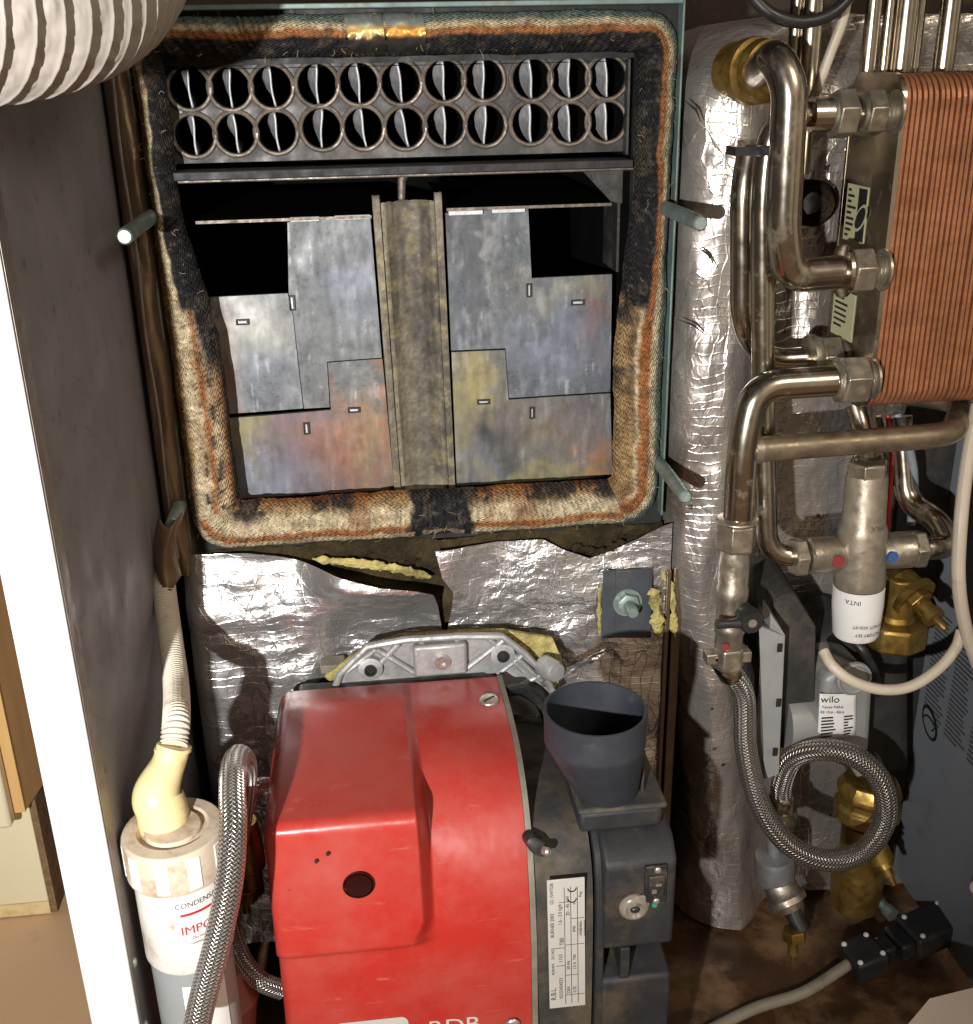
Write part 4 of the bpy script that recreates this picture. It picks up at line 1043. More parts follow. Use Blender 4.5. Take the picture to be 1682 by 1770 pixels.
# fan housing (volute)
hp = [(-0.02, 0.315), (-0.06, 0.336), (-0.105, 0.351), (-0.155, 0.360), (-0.20, 0.366), (-0.235, 0.366), (-0.262, 0.358), (-0.281, 0.338), (-0.2895, 0.305), (-0.2925, 0.24), (-0.2925, 0.09)]
hs = spline([V((0, a, c)) for a, c in hp], 8)
b = B(); poly = [V((XR+0.0055, q.y, q.z)) for q in hs]+[V((XR+0.0055, -0.02, 0.09))]
b.prism(poly, (0.047, 0, 0)); hou = b.make('fan_housing', m_dkcast2, bur, bevel=0.006, seg=4, smooth=40)
b = B()
for k, q in enumerate(hs):
    n_ = V((0, q.y+0.12, q.z-0.22)).normalized()
    for (dx, dn) in ((0.0, -0.006), (0.0, 0.004), (0.007, 0.004), (0.007, -0.006)): b.v.append(V((XR+0.0545+dx, q.y, q.z))+n_*dn)
for k in range(len(hs)-1):
    for m_ in range(4): a = k*4; b.f.append((a+m_, a+(m_+1) % 4, a+4+(m_+1) % 4, a+4+m_))
b.make('housing_rim', m_dkcast, bur, bevel=0.0015)
# bracket ear with bolt between cover and housing
e0 = P(928, 1480, -0.288)
b = B(); b.lathe(e0+V((0, 0.02, 0)), V((0.15, -1, 0.25)), [(0, 0.0066), (0.014, 0.0064), (0.0155, 0.005)], n=20, sq=1.7); ear = b.make('housing_lug', m_dkcast, bur)
b = B(); b.lathe(e0+V((0.006, 0.0, 0.005)), V((0.6, -0.8, 0.3)), [(0, 0.0036), (0.005, 0.0036), (0.0065, 0.0022)], n=16); b.make('lug_bolt', m_screw, ear)
# rating plate
lb = [P(x, y, -0.2945) for x, y in ((945, 1521), (1010, 1517), (1015, 1736), (950, 1742))]
ox, ez = lb[0], (lb[3]-lb[0]).normalized()
wv_, hv_ = (lb[1]-lb[0]).length, (lb[3]-lb[0]).length
def lf(a, c): return lb[0]+X3*(a*wv_)+ez*(c*hv_)+V((0, -0.0012, 0))
b = B(); b.prism([lf(0, 0), lf(1, 0), lf(1, 1), lf(0, 1)], (0, 0.0011, 0)); rpl = b.make('rating_plate', m_label_g, hou, bevel=0.0003)
b = B()
def line(a0, c0, a1, c1, t=0.012):
    da, dc = a1-a0, c1-c0; 
    n_ = V((-(dc*hv_), 0, -(da*wv_))).normalized()*t*wv_*0.5
    p, q = lf(a0, c0)+V((0, -0.0002, 0)), lf(a1, c1)+V((0, -0.0002, 0)); d = (q-p).normalized(); n_ = d.cross(Y3)*t*wv_*0.5
    b.add([p-n_, q-n_, q+n_, p+n_], [(0, 1, 2, 3)])
for a in (0.45, 0.62, 0.8): line(a, 0.06, a, 0.97, 0.016)
for a0, a1, c in ((0.3, 0.62, 0.17), (0.62, 0.98, 0.3), (0.12, 0.45, 0.52), (0.45, 0.98, 0.5), (0.2, 0.45, 0.66), (0.45, 0.8, 0.74), (0.45, 0.98, 0.9)): line(a0, c, a1, c, 0.016)
b.make('ruled_lines', m_ink, rpl, smooth=0)
b = B()
# lines of print read upwards
def lt(s_, a, c, size, sx=1.0): text_on(b, s_, size, lambda x, y: lf(a, c)+V((0, -0.0003, 0))-ez*x*sx-X3*y)
for s_, a, c, z in (('R.B.L.', 0.12, 0.88, 0.0062), ('BURNERS', 0.12, 0.68, 0.0030), ('3513433', 0.12, 0.56, 0.0036), ('BURNER 2003', 0.12, 0.34, 0.0042), ('GS 15WTDB', 0.12, 0.1, 0.0040),
                  ('02333434553', 0.33, 0.84, 0.0042), ('1153', 0.33, 0.60, 0.0046), ('T80', 0.37, 0.47, 0.0052), ('1.6 - 2.0 kg/h', 0.33, 0.26, 0.0042),
                  ('230V', 0.54, 0.86, 0.004), ('50 Hz', 0.54, 0.66, 0.004), ('20 - 45 kW', 0.54, 0.2, 0.0044), ('0.70', 0.71, 0.86, 0.0038), ('1.0 A  T40', 0.71, 0.64, 0.0038), ('IP40', 0.71, 0.38, 0.0038), ('N.', 0.72, 0.18, 0.0036), ('WARNING', 0.88, 0.38, 0.0028), ('Reg.', 0.88, 0.12, 0.0034)):
    lt(s_, a, c, z)
for c in (0.40, 0.425, 0.45): lt('use only approved parts', 0.8+(c-0.4)*3.6, 0.38, 0.0017)
# CE mark
for c0_ in (0.07, 0.15):
    arc = [lf(0.66, c0_)+V((0, -0.0004, 0))+X3*(0.0034*math.cos(t))-ez*(-0.0034*math.sin(t)) for t in [math.radians(180*k/10) for k in range(11)]]
    b.tube(arc, 0.0005, n=5)
b.make('print', m_ink, rpl, smooth=0)
# intake block with control panel
cx0, cx1, cy_ = 0.1665, 0.2275, -0.298
blk = [(-0.10, 0.366), (-0.26, 0.366), (-0.285, 0.360), (cy_, 0.348), (cy_, 0.262), (-0.262, 0.258), (-0.262, 0.235), (cy_, 0.228), (cy_, 0.06), (-0.10, 0.06)]
b = B(); b.prism([V((cx0, a, c)) for a, c in blk], (cx1-cx0, 0, 0)); ctl = b.make('control_block', m_dkcast, bur, bevel=0.004, seg=3)
b = B(); b.bounds((cx0+0.016, -0.2978, 0.2285), (cx0+0.024, -0.266, 0.2615)); b.make('notch_rib', m_dkcast, ctl, bevel=0.001)
b = B(); b.ball((cx0+0.03, -0.264, 0.247), 0.004); b.make('notch_screw', m_screw, ctl)
# stepped neck and flange of the intake
b = B(); b.bounds((0.150, -0.276, 0.3662), (0.2195, -0.17, 0.386)); b.make('intake_neck', m_dkcast, bur, bevel=0.004, seg=3)
fl = B(); fl.bounds((0.1485, -0.279, 0.3862), (0.2225, -0.17, 0.3915)); flg = fl.make('intake_flange', m_dkcast2, bur, bevel=0.003, seg=3)
b = B(); b.lathe(V((0.187, -0.270, 0.3916)), Z3, [(0, 0.0052), (0.003, 0.005), (0.004, 0.003), (0.003, 0.0)], n=18, caps=False); b.make('flange_screw', m_screw, flg)
# intake pipe: round rim, tapering to the flange
rc, rr = V((0.1605, -0.2785, 0.487)), 0.0405
def duct(u, v, ins=0):
    a = 2*math.pi*u; t = v
    top = rc+V((math.cos(a)*(rr-ins), math.sin(a)*(rr-ins), 0))
    bc = V((0.1765, -0.254, 0.3918)); bot = bc+V((math.cos(a)*(0.0265-ins), math.sin(a)*(0.025-ins), 0))
    midp = rc+V((math.cos(a)*(rr-0.0006-ins), math.sin(a)*(rr-0.0006-ins), -0.028))
    if t < 0.3: return top.lerp(midp, t/0.3)
    k = (t-0.3)/0.7; return midp.lerp(bot, k*k*0.25+k*0.75)
b = B(); b.grid(lambda u, v: duct(u, v), 64, 30, flip=False); b.grid(lambda u, v: duct(u, v*0.93, 0.0026), 64, 30, flip=True)
b.grid(lambda u, v: duct(u, 0, 0.0026*v)+V((0, 0, 0.0006*math.sin(math.pi*v))), 64, 4)
bot_ = [duct(i/32, 0.93, 0.0026) for i in range(32)]; b.add(bot_, [tuple(range(32))])
b.make('intake_pipe', m_duct, bur, smooth=60)
b = B(); b.bounds((0.2042, -0.262, 0.3917), (0.2068, -0.222, 0.432)); b.make('pipe_rib', m_dkcast2, bur, bevel=0.001)
# sight window and socket
sg = P(1096, 1567, cy_)
b = B(); b.lathe(sg, -Y3, [(0, 0.0128), (0.002, 0.0125), (0.0045, 0.010), (0.005, 0.008), (0.003, 0.006), (0.003, 0.0)], n=30, caps=False); sgo = b.make('sight_window', m_lens, ctl)
b = B(); b.bounds(sg+V((0, -0.003, 0.001)), sg+V((0.0125, -0.0003, 0.0125))); b.make('window_corner', m_lens, sgo, bevel=0.001)
b = B(); b.ball(sg+V((0, -0.004, 0.0)), 0.0042, sq=(1, 0.5, 0.7)); b.make('window_pin', m_blackp, sgo)
so = P(1132, 1525, cy_)
b = B(); b.bounds(so+V((-0.009, -0.003, -0.019)), so+V((0.0095, 0.001, 0.0185))); soc = b.make('control_socket', m_blackp, ctl, bevel=0.001)
b = B(); b.bounds(so+V((-0.0062, -0.006, -0.0105)), so+V((0.007, -0.0032, 0.0105))); b.make('socket_body', m_blackp, soc, bevel=0.0012)
for dz in (0.015, -0.0165):
    b = B(); b.ball(so+V((0.001, -0.0035, dz)), 0.0032, sq=(1, 0.6, 1)); b.make('socket_screw', m_screw, soc)
b = B(); b.bounds(so+V((-0.004, -0.0066, -0.006)), so+V((0.000, -0.0061, -0.002))); b.bounds(so+V((-0.001, -0.0066, 0.001)), so+V((0.004, -0.0061, 0.0035))); b.make('socket_contacts', m_screw, soc)
b = B(); b.lathe(so+V((0.0005, 0, -0.0232)), -Y3, [(0, 0.0022), (0.001, 0.0022)], n=12); b.make('green_mark', m_dot_g, ctl)
# aluminium mounting flange behind the cover
FYv = -0.056
fo = [(575, 1200), (588, 1165), (635, 1118), (700, 1106), (790, 1100), (868, 1100), (905, 1128), (940, 1165), (958, 1200), (950, 1235), (600, 1240)]
b = B(); b.prism([P(x, y, FYv) for x, y in fo], (0, 0.01, 0)); fln = b.make('mounting_flange', m_alu, bur, bevel=0.002)
b = B()
rimp = [P(x, y, FYv-0.005) for x, y in fo[:9]]
b.tube(subdiv(rimp, 3), 0.0035, n=8)
for (x0, y0_, x1, y1_) in ((600, 1160, 650, 1122), (650, 1122, 720, 1165), (690, 1112, 640, 1165), (730, 1106, 720, 1165), (790, 1104, 800, 1160), (800, 1160, 870, 1106), (845, 1104, 905, 1160), (860, 1165, 905, 1130), (880, 1125, 940, 1180), (900, 1185, 935, 1165)):
    b.tube([P(x0, y0_, FYv-0.003), P(x1, y1_, FYv-0.003)], 0.0032, n=8)
b.make('flange_ribs', m_alu, fln)
for (x, y) in ((762, 1142), (640, 1152), (868, 1128)):
    b = B(); c = P(x, y, FYv-0.001); b.lathe(c, -Y3, [(0, 0.0125), (0.006, 0.012), (0.007, 0.008)], n=24); bs = b.make('flange_boss', m_alu, fln)
    b = B(); b.lathe(c+V((0, -0.007, 0)), -Y3, [(0, 0.006), (0.003, 0.006), (0.003, 0.004), (0.001, 0.0035)], n=6 if x == 762 else 16); b.make('boss_bolt', m_screw if x == 762 else m_soot, bs)
b = B(); c = P(765, 1138, FYv-0.012); b.bounds(c+V((-0.028, 0, -0.02)), c+V((0.024, 0.012, 0.014))); b.make('flange_block', m_alu, fln, bevel=0.003)
b = B(); b.lathe(P(765, 1143, FYv-0.0122), -Y3, [(0, 0.008), (0.004, 0.0075), (0.004, 0.004), (0.001, 0.0035), (0.001, 0)], n=22, caps=False); b.make('socket_bolt', m_screw, fln)
b = B(); c = P(940, 1150, -0.06); b.lathe(c, V((0.5, -1, 0.1)), [(0, 0.011), (0.018, 0.011), (0.022, 0.009)], n=16); b.make('clamp_lug', m_alu, fln)
b = B(); c = P(575, 1158, -0.04); b.bounds(c+V((-0.012, 0, -0.004)), c+V((0.012, 0.02, 0.005))); b.make('hinge_tab', m_grey_trim, fln, bevel=0.001)
b = B(); b.bounds((-0.085, -0.082, 0.2), (0.1, -0.05, 0.396)); b.make('burner_back', m_dkcast, bur, bevel=0.004)
b = B(); b.tube(spline([V((0.112, -0.10, 0.398)), V((0.13, -0.085, 0.39)), V((0.15, -0.08, 0.37)), V((0.16, -0.08, 0.34))], 8), 0.006, n=10); b.make('ignition_lead', m_blackp, bur)

# ================================================================== CONDENSATE TRAP AND HOSE
TYp = -0.31
tc_ = P(296, 1430, TYp); tcx, tcz = tc_.x+0.001, tc_.z
trp = thing('condensate_trap', 'white and grey plastic condensate trap with red printed label inside the left casing panel', 'condensate trap', (tcx, TYp, 0.05))
T0 = V((tcx, TYp, 0))
b = B(); b.lathe(T0, Z3, [(0.05, 0.029), (0.2, 0.0305), (tcz-0.113, 0.031), (tcz-0.112, 0.031)], n=48); b.make('lower_body', m_trap_g, trp)
b = B(); b.lathe(T0, Z3, [(tcz-0.1118, 0.0312), (tcz-0.108, 0.0335), (tcz-0.02, 0.0335)], n=48); tbd = b.make('upper_body', m_trap, trp)
b = B(); b.lathe(T0, Z3, [(tcz-0.034, 0.0345), (tcz-0.034, 0.0372), (tcz-0.002, 0.0372), (tcz, 0.036), (tcz+0.0005, 0.026), (tcz-0.003, 0.025), (tcz-0.003, 0.021), (tcz+0.001, 0.0205), (tcz+0.001, 0.0)], n=48, caps=False)
cap = b.make('screw_cap', m_trap_d, trp, bevel=0.0006)
for k in range(10):
    a = 2*math.pi*k/10+0.2; b = B(); b.box(T0+V((math.cos(a)*0.0369, math.sin(a)*0.0369, tcz-0.018)), (0.0014, 0.010, 0.027), Matrix.Rotation(a, 3, 'Z')); b.make('grip_rib', m_trap, cap, bevel=0.0006)
el = [P(290, 1452, TYp+0.008), P(280, 1400, TYp+0.012), P(272, 1368, TYp+0.016), P(292, 1318, TYp+0.03), P(300, 1290, TYp+0.035)]
pa = spline(el, 8); b = B(); n_ = len(pa)
b.tube(pa, [0.0188 if i < 12 else (0.0188-0.0062*sst(12, n_-8, i)) for i in range(n_)], n=26); b.lathe(P(299, 1294, TYp+0.035), V((0.1, 0.3, 0.9)), [(-0.002, 0.0138), (0.001, 0.0138)], n=24); b.make('elbow', m_cream, trp)
# labels wrapped round the body
def wrap(r, a0, z0): return lambda x, y: T0+V((math.sin(a0+x/r)*r, -math.cos(a0+x/r)*r, z0+y))
def patch(name, r, a0, z0, w_, h_, mat, par):
    f = wrap(r, a0, z0); b = B(); b.grid(lambda u, v: f((u-0.5)*w_, (v-0.5)*h_), 16, 2); return b.make(name, mat, par)
ft = wrap(0.0347, 0.46, tcz-0.062)
lbl = patch('printed_label', 0.0342, 0.46, tcz-0.067, 0.034, 0.062, m_label, trp)
b = B(); text_on(b, 'CONDENSATE', 0.0064, lambda x, y: ft(x+0.004, y+0.017), 0.92); b.make('grey_print', m_ink_g, lbl, smooth=0)
b = B(); text_on(b, 'connect to drain', 0.0034, lambda x, y: ft(x+0.004, y-0.018)); b.make('small_print', m_ink_g, lbl, smooth=0)
b = B(); text_on(b, 'IMPORTANT', 0.0105, lambda x, y: ft(x+0.016, y-0.006)); b.grid(lambda u, v: ft(-0.012+0.034*u, 0.0075+0.0022*v), 14, 1); text_on(b, 'Do not cover', 0.0036, lambda x, y: ft(x+0.004, y-0.0135)); b.make('red_print', m_ink_r, lbl, smooth=0)
patch('blank_label', 0.0316, 0.42, tcz-0.152, 0.034, 0.058, m_label, trp)
b = B(); b.lathe(T0, Z3, [(0.055, 0.0345), (0.115, 0.0345), (0.125, 0.0335), (0.132, 0.0305)], n=40); b.make('base_collar', m_trap, trp)
# corrugated hose
hz = [P(300, 1293, TYp+0.036), P(305, 1240, TYp+0.06), P(304, 1180, TYp+0.13), P(294, 1100, -0.115), P(284, 1020, -0.065), P(281, 975, -0.045), P(281, 925, -0.03)]
pa = spline(hz, 150); b = B(); Lh = 0; rad = []
for i in range(len(pa)):
    if i: Lh += (pa[i]-pa[i-1]).length
    rad.append(0.0098+0.0009*math.sin(Lh/0.0036*2*math.pi))
b.tube(pa, rad, n=20)
tag(b.make('condensate_hose', m_hose_w, None, smooth=180, loc=pa[0]), 'cream corrugated drain hose rising from the elbow of the white trap', 'hose')

# ================================================================== BRAIDED HOSES
def hose(name, pts, r, label, cat, mat=None, ends=(True, True), n=12, group=None):
    pa = spline(pts, n); root = thing(name, label, cat, pa[0], group)
    b = B(); b.tube(pa, r, n=26, caps=True); b.make('braid', mat or m_braid, root, smooth=180)
    for k, on in enumerate(ends):
        if not on: continue
        p, d = (pa[0], (pa[0]-pa[1]).normalized()) if k == 0 else (pa[-1], (pa[-1]-pa[-2]).normalized())
        b = B(); b.lathe(p-d*0.012, d, [(0, r*1.02), (0.003, r*1.18), (0.02, r*1.18), (0.024, r*0.95), (0.032, r*0.95)], n=24); b.make('crimp', m_steel, root)
    return root
HB = 'steel braided oil hoses left of the burner'
hose('braided_hose', [P(335, 1800, -0.40), P(352, 1720, -0.39), P(378, 1620, -0.38), P(397, 1520, -0.365), P(403, 1430, -0.345), P(402, 1370, -0.32), P(404, 1325, -0.29), P(414, 1308, -0.25), P(424, 1330, -0.22), P(418, 1400, -0.20), P(404, 1500, -0.19)], 0.0098,
     'long steel braided hose arching in front of the white trap', 'hose', m_braid2, (False, False), group=HB)
hose('braided_hose', [P(395, 1560, -0.2), P(402, 1610, -0.22), P(420, 1660, -0.245), P(450, 1695, -0.26), P(490, 1712, -0.262)], 0.0082, 'short steel braided hose curving under the left side of the red cover', 'hose', m_braid2, (False, False), group=HB)
hose('braided_hose', [P(428, 1400, -0.19), P(436, 1370, -0.19), P(452, 1358, -0.18), P(480, 1362, -0.16)], 0.0075, 'steel braided hose end half hidden behind the upper left of the red cover', 'hose', m_braid2, (False, False), group=HB)
fit = thing('filter_fitting', 'brass oil filter fitting in the dark gap between trap and burner', 'fitting', P(425, 1560, -0.17))
b = B(); c = P(424, 1450, -0.16); b.lathe(c, -Z3, [(-0.02, 0.012), (0.0, 0.015), (0.03, 0.016), (0.034, 0.012), (0.06, 0.012)], n=20); b.make('fitting_body', m_brass, fit)
b = B(); hexnut(b, P(424, 1530, -0.165), -Z3, 0.014, 0.014); b.lathe(P(424, 1555, -0.17), -Z3, [(0, 0.004), (0.014, 0.004)], n=14); b.make('bleed_nut', m_brass, fit)
bowl = B(); bowl.lathe(P(385, 1735, -0.24), Z3, [(-0.03, 0.026), (0.0, 0.03), (0.012, 0.034), (0.016, 0.031), (0.05, 0.029)], n=30)
tag(bowl.make('filter_bowl', M('pinkish_dusty_bowl', lin(160, 96, 84), 0, 0.45, var=0.15, dirt=0.2, ds=20), None, loc=P(385, 1735, -0.24)), 'dull pink filter bowl behind the white trap beside the long braided hose', 'filter bowl')

# ================================================================== WHITE DUCT, top left
dt = thing('flexible_duct', 'white ribbed flexible air duct hanging into the top left corner', 'air duct', P(120, 60, -0.5))
cen = spline([V((-0.46, -0.50, 1.008)), V((-0.33, -0.465, 0.989)), V((-0.237, -0.418, 0.982)), V((-0.174, -0.352, 0.984)), V((-0.145, -0.272, 1.0)), V((-0.135, -0.18, 1.036))], 50)
b = B(); T_, N_ = b.frames(cen); Ld = [0]
for a, c in zip(cen[:-1], cen[1:]): Ld.append(Ld[-1]+(c-a).length)
DR = 0.0460; PIT = 0.0145
def dsurf(u, v):
    k = u*(len(cen)-1); i = min(len(cen)-2, int(k)); t = k-i; p = cen[i].lerp(cen[i+1], t); l = Ld[i]+(Ld[i+1]-Ld[i])*t
    a = 2*math.pi*v; f = (l/PIT+v) % 1.0
    s_ = abs(math.sin(math.pi*f)); r = DR-0.0042*sst(1.0, 0.15, f)*sst(0.0, 0.06, f)**0.5+0.001*math.exp(-((min(f, 1-f))/0.08)**2)
    r += 0.0016*fbm(l*40, math.cos(a)*1.5, math.sin(a)*1.5)*s_+0.0012*fbm(l*90, math.cos(a)*5, math.sin(a)*5)*s_
    n_ = N_[i].lerp(N_[i+1], t).normalized(); bt = T_[i].lerp(T_[i+1], t).normalized().cross(n_)
    return p+(n_*math.cos(a)+bt*math.sin(a))*r
b.grid(dsurf, 900, 140); b.make('duct_skin', m_duct_w, dt, smooth=180)
# ================================================================== PLATE HEAT EXCHANGER
HX = 0.432
hx = thing('plate_heat_exchanger', 'copper plate heat exchanger with finely ribbed front and steel end plate', 'heat exchanger', (0.52, -0.07, 0.67))
hz0, hz1 = 0.664, 0.940
n_p = 46
pitch = 0.0047
def rr_yz(inset, x):
    R = 0.022-inset; out = []
    for (cy__, cz__, a0) in ((-0.1185+0.022, hz1-0.022, 90), (-0.026-0.012, hz1-0.012, 0), (-0.026-0.012, hz0+0.012, -90), (-0.1185+0.022, hz0+0.022, 180)):
        R_ = R if cy__ < -0.06 else 0.012-inset
        for k in range(9):
            a = math.radians(a0+90-11.25*k) if cy__ > -1 else 0
            out.append(V((x, cy__+R_*math.cos(a), cz__+R_*math.sin(a))))
    return out
b = B()
for k in range(n_p):
    x = HX+0.0042+k*pitch
    b.prism(rr_yz(0.0006*rnd.random(), x+0.0003*rnd.uniform(-1, 1)), (0.0027, 0, 0))
b.make('copper_ribs', m_copper, hx, bevel=0.0007, seg=2, smooth=40)
b = B()
b.prism(rr_yz(0.0024, HX+0.0041), (n_p*pitch, 0, 0)); b.make('brazed_pack', m_copper_d, hx, smooth=40)
ep = [(q.y, q.z) for q in rr_yz(-0.0006, 0)]
b = B(); b.prism([V((HX, a, c)) for a, c in ep], (0.004, 0, 0)); epl = b.make('end_plate', m_steel, hx, bevel=0.0006)
b = B(); b.prism([V((HX-0.0002, a, c)) for a, c in ((-0.0262, hz1-0.012), (-0.022, hz1-0.014), (-0.022, hz0+0.014), (-0.0262, hz0+0.012))], (0.03, 0, 0)); b.make('plate_flange', m_steel, epl)
def hxlab(z0, z1, y0, y1, name):
    lf_ = lambda a, c: V((HX-0.0007, y0+(y1-y0)*a, z1+(z0-z1)*c))
    b = B(); b.prism([lf_(0, 0), lf_(1, 0), lf_(1, 1), lf_(0, 1)], (0.0006, 0, 0)); o = b.make(name, m_label_y, hx)
    return o, lf_
o, f_ = hxlab(0.802, 0.850, -0.036, -0.078, 'rating_label')
b = B(); b.prism([f_(0.58, 0.04)-X3*0.0002, f_(0.97, 0.04)-X3*0.0002, f_(0.97, 0.96)-X3*0.0002, f_(0.58, 0.96)-X3*0.0002], (0.0001, 0, 0)); bf = b.make('black_field', m_blackp, o)
b = B(); b.lathe(f_(0.78, 0.55)-X3*0.0004, -X3, [(0, 0.008), (0.0002, 0.008)], n=24, sq=1.9); el_ = b.make('oval_emblem', m_label_y, bf)
b = B(); b.lathe(f_(0.78, 0.55)-X3*0.0007, -X3, [(0, 0.0062), (0.0002, 0.0062)], n=24, sq=1.9); b.make('emblem_field', m_blackp, el_)
b = B()
for c in [0.08+0.1*k for k in range(9)]:
    a1 = 0.2+0.3*rnd.random(); b.prism([f_(0.08, c)-X3*0.0003, f_(a1, c)-X3*0.0003, f_(a1, c+0.045)-X3*0.0003, f_(0.08, c+0.045)-X3*0.0003], (0.0001, 0, 0))
b.make('small_print', m_ink, o, smooth=0)
o, f_ = hxlab(0.716, 0.758, -0.030, -0.075, 'rating_label')
b = B()
for c in [0.14+0.12*k for k in range(6)]:
    a1 = 0.4+0.35*rnd.random(); b.prism([f_(0.1, c)-X3*0.0003, f_(a1, c)-X3*0.0003, f_(a1, c+0.05)-X3*0.0003, f_(0.1, c+0.05)-X3*0.0003], (0.0001, 0, 0))
b.make('small_print', m_ink, o, smooth=0)
def port(y, z, r, name='port'):
    b = B(); pr = [(0, r*0.98)]
    for k in range(6): pr += [(0.0015+k*0.003, r*0.86), (0.003+k*0.003, r*0.98)]
    b.lathe(V((HX, y, z)), -X3, pr, n=26); b.lathe(V((HX, y, z)), -X3, [(0, r*1.2), (0.002, r*1.2), (0.003, r)], n=26); return b.make(name, m_steel_dull, hx)
ports = {}
for key, (px, py) in {'a': (1532, 195), 'b': (1512, 467), 'c': (1440, 618), 'd': (1494, 655)}.items():
    c = PX(px, py, HX-0.008); ports[key] = c; port(c.y, c.z, 0.0145)
    
def pipe(name, label, pts, r, rad, mat=None, nut=None, cat='pipe', n=10, group=None):
    pa = fillet(pts, rad, n); root = thing(name, label, cat, pa[0], group)
    b = B(); b.tube(pa, r, n=26); b.make('tube', mat or m_steel, root)
    return root, pa
def nutted(root, p0, ax, h, r, name='union_nut', mat=None):
    b = B(); hexnut(b, p0, ax, h, r); b.lathe(V(p0)+V(ax)*(h*0.98), ax, [(0, r*0.82), (h*0.18, r*0.68)], n=24)
    return b.make(name, mat or m_steel_dull, root, smooth=25, bevel=0.0008)

# flow pipe: brass union on the tank, S bend down to the middle port
p = ports['b']; x_ = P(1362, 300, -0.135).x
tb = P(1296, 128, -0.03)
top = P(1345, 110, -0.135)
fp, pa = pipe('flow_pipe', 'thick chromed pipe looping from the brass tank union down to the copper exchanger', 
   [V((tb.x+0.004, tb.y, tb.z)), V((P(1318, 118, -0.085).x, -0.085, P(1318, 118, -0.085).z)), P(1342, 98, -0.13), P(1366, 150, -0.14), P(1353, 400, -0.135), P(1366, 478, -0.13), V((p.x-0.045, p.y-0.004, p.z)), V((p.x-0.008, p.y, p.z))], 0.0138, [0.03, 0.025, 0.03, 0.05, 0.05, 0.02])
nutted(fp, V((HX-0.012, p.y, p.z)), -X3, 0.019, 0.0195)
b = B(); b.lathe(V((HX-0.032, p.y, p.z)), -X3, [(0, 0.018), (0.002, 0.0215), (0.005, 0.0215), (0.007, 0.016)], n=26); b.make('collar', m_steel, fp)
b = B(); d_ = V((0.32, -0.94, 0.0)).normalized()
b.lathe(tb+V((-0.004, 0.03, 0.002)), d_, [(0, 0.024), (0.018, 0.024), (0.02, 0.027), (0.03, 0.027), (0.032, 0.021), (0.037, 0.021), (0.038, 0.026), (0.048, 0.025), (0.05, 0.019), (0.06, 0.0185)], n=34); b.make('brass_union', m_brass, fp)

# return riser: top port -> left -> long vertical -> mixing valve
MV = V((0.437, -0.12, 0))
p = ports['a']; vx = P(1322, 500, -0.10)
mvz = P(1490, 955, -0.12).z
rp_, pa = pipe('riser_pipe', 'slim chromed riser pipe from the top exchanger nut down to the mixing valve',
   [V((p.x, p.y, p.z)), V((P(1335, 200, -0.10).x, -0.10, p.z)), P(1318, 330, -0.10), P(1319, 700, -0.10), V((P(1328, 945, -0.115).x, -0.115, mvz)), V((0.405, -0.12, mvz))], 0.0098, [0.03, 0.06, 0.08, 0.028])
nutted(rp_, V((HX-0.012, p.y, p.z)), -X3, 0.016, 0.0185); nutted(rp_, V((HX-0.036, p.y, p.z)), -X3, 0.017, 0.0195)
b = B(); c = P(1313, 259, -0.10); b.lathe(c, Z3, [(-0.004, 0.0112), (0.004, 0.0112)], n=24); b.bounds(c+V((-0.024, -0.0112, -0.0035)), c+V((0.0, -0.0092, 0.0035))); b.bounds(c+V((-0.024, -0.011, -0.0035)), c+V((-0.022, 0.012, 0.0035)))
tag(b.make('pipe_clip', m_blackp, None, loc=c), 'black plastic clip round the slim riser pipe near its top bend', 'pipe clip')
b = B(); d0 = B()
tpp = P(1390, 196, -0.106); b.tube([V((P(1398, 196, -0.106).x, p.y, p.z)), V((HX-0.05, p.y, p.z))], 0.0135, n=26); b.make('sleeve', m_steel, rp_)
# back return pipe
p = ports['c']
bk, pa = pipe('return_pipe', 'chromed pipe behind the riser bending in to the lower rear exchanger nut', [P(1296, 262, -0.065), P(1284, 330, -0.07), P(1283, 560, -0.07), V((P(1322, 618, -0.06).x, p.y, p.z)), V((p.x, p.y, p.z))], 0.0108, [0.03, 0.05, 0.03])
nutted(bk, V((HX-0.004, p.y, p.z)), -X3, 0.02, 0.021)
b = B(); b.lathe(V((HX-0.024, p.y, p.z)), -X3, [(0, 0.0205), (0.003, 0.022), (0.008, 0.022), (0.009, 0.013)], n=26); b.make('collar', m_steel_dull, bk)
# cold inlet: lower front port -> left -> down to ball valve, with branch
p = ports['d']; cx_ = P(1282, 800, -0.13).x
VZ = lambda py: P(1280, py, -0.13).z
ci, pa = pipe('supply_pipe', 'chromed supply pipe with a right angle bend and long side branch under the copper exchanger',
   [V((p.x, p.y, p.z)), V((P(1310, 665, -0.13).x, -0.125, P(1345, 665, -0.125).z)), V((cx_, -0.13, VZ(760))), V((cx_+0.0005, -0.13, VZ(905)))], 0.0132, [0.045, 0.045])
nutted(ci, V((HX-0.008, p.y, p.z)), -X3, 0.024, 0.022)
bz_ = P(1300, 778, -0.13).z
b = B(); br_ = fillet([V((cx_, -0.13, bz_)), V((P(1645, 757, -0.125).x, -0.125, bz_+0.002)), V((P(1660, 745, -0.05).x, -0.05, bz_+0.008)), V((0.50, -0.02, bz_+0.014))], [0.022, 0.03])
b.tube(br_, 0.0112, n=26); b.make('branch', M('tarnished_pipe', lin(148, 134, 112), 0.85, 0.4, var=0.25, vs=40, col2=(0.16, 0.1, 0.05), dirt=0.45, ds=26, bump=0.15), ci)
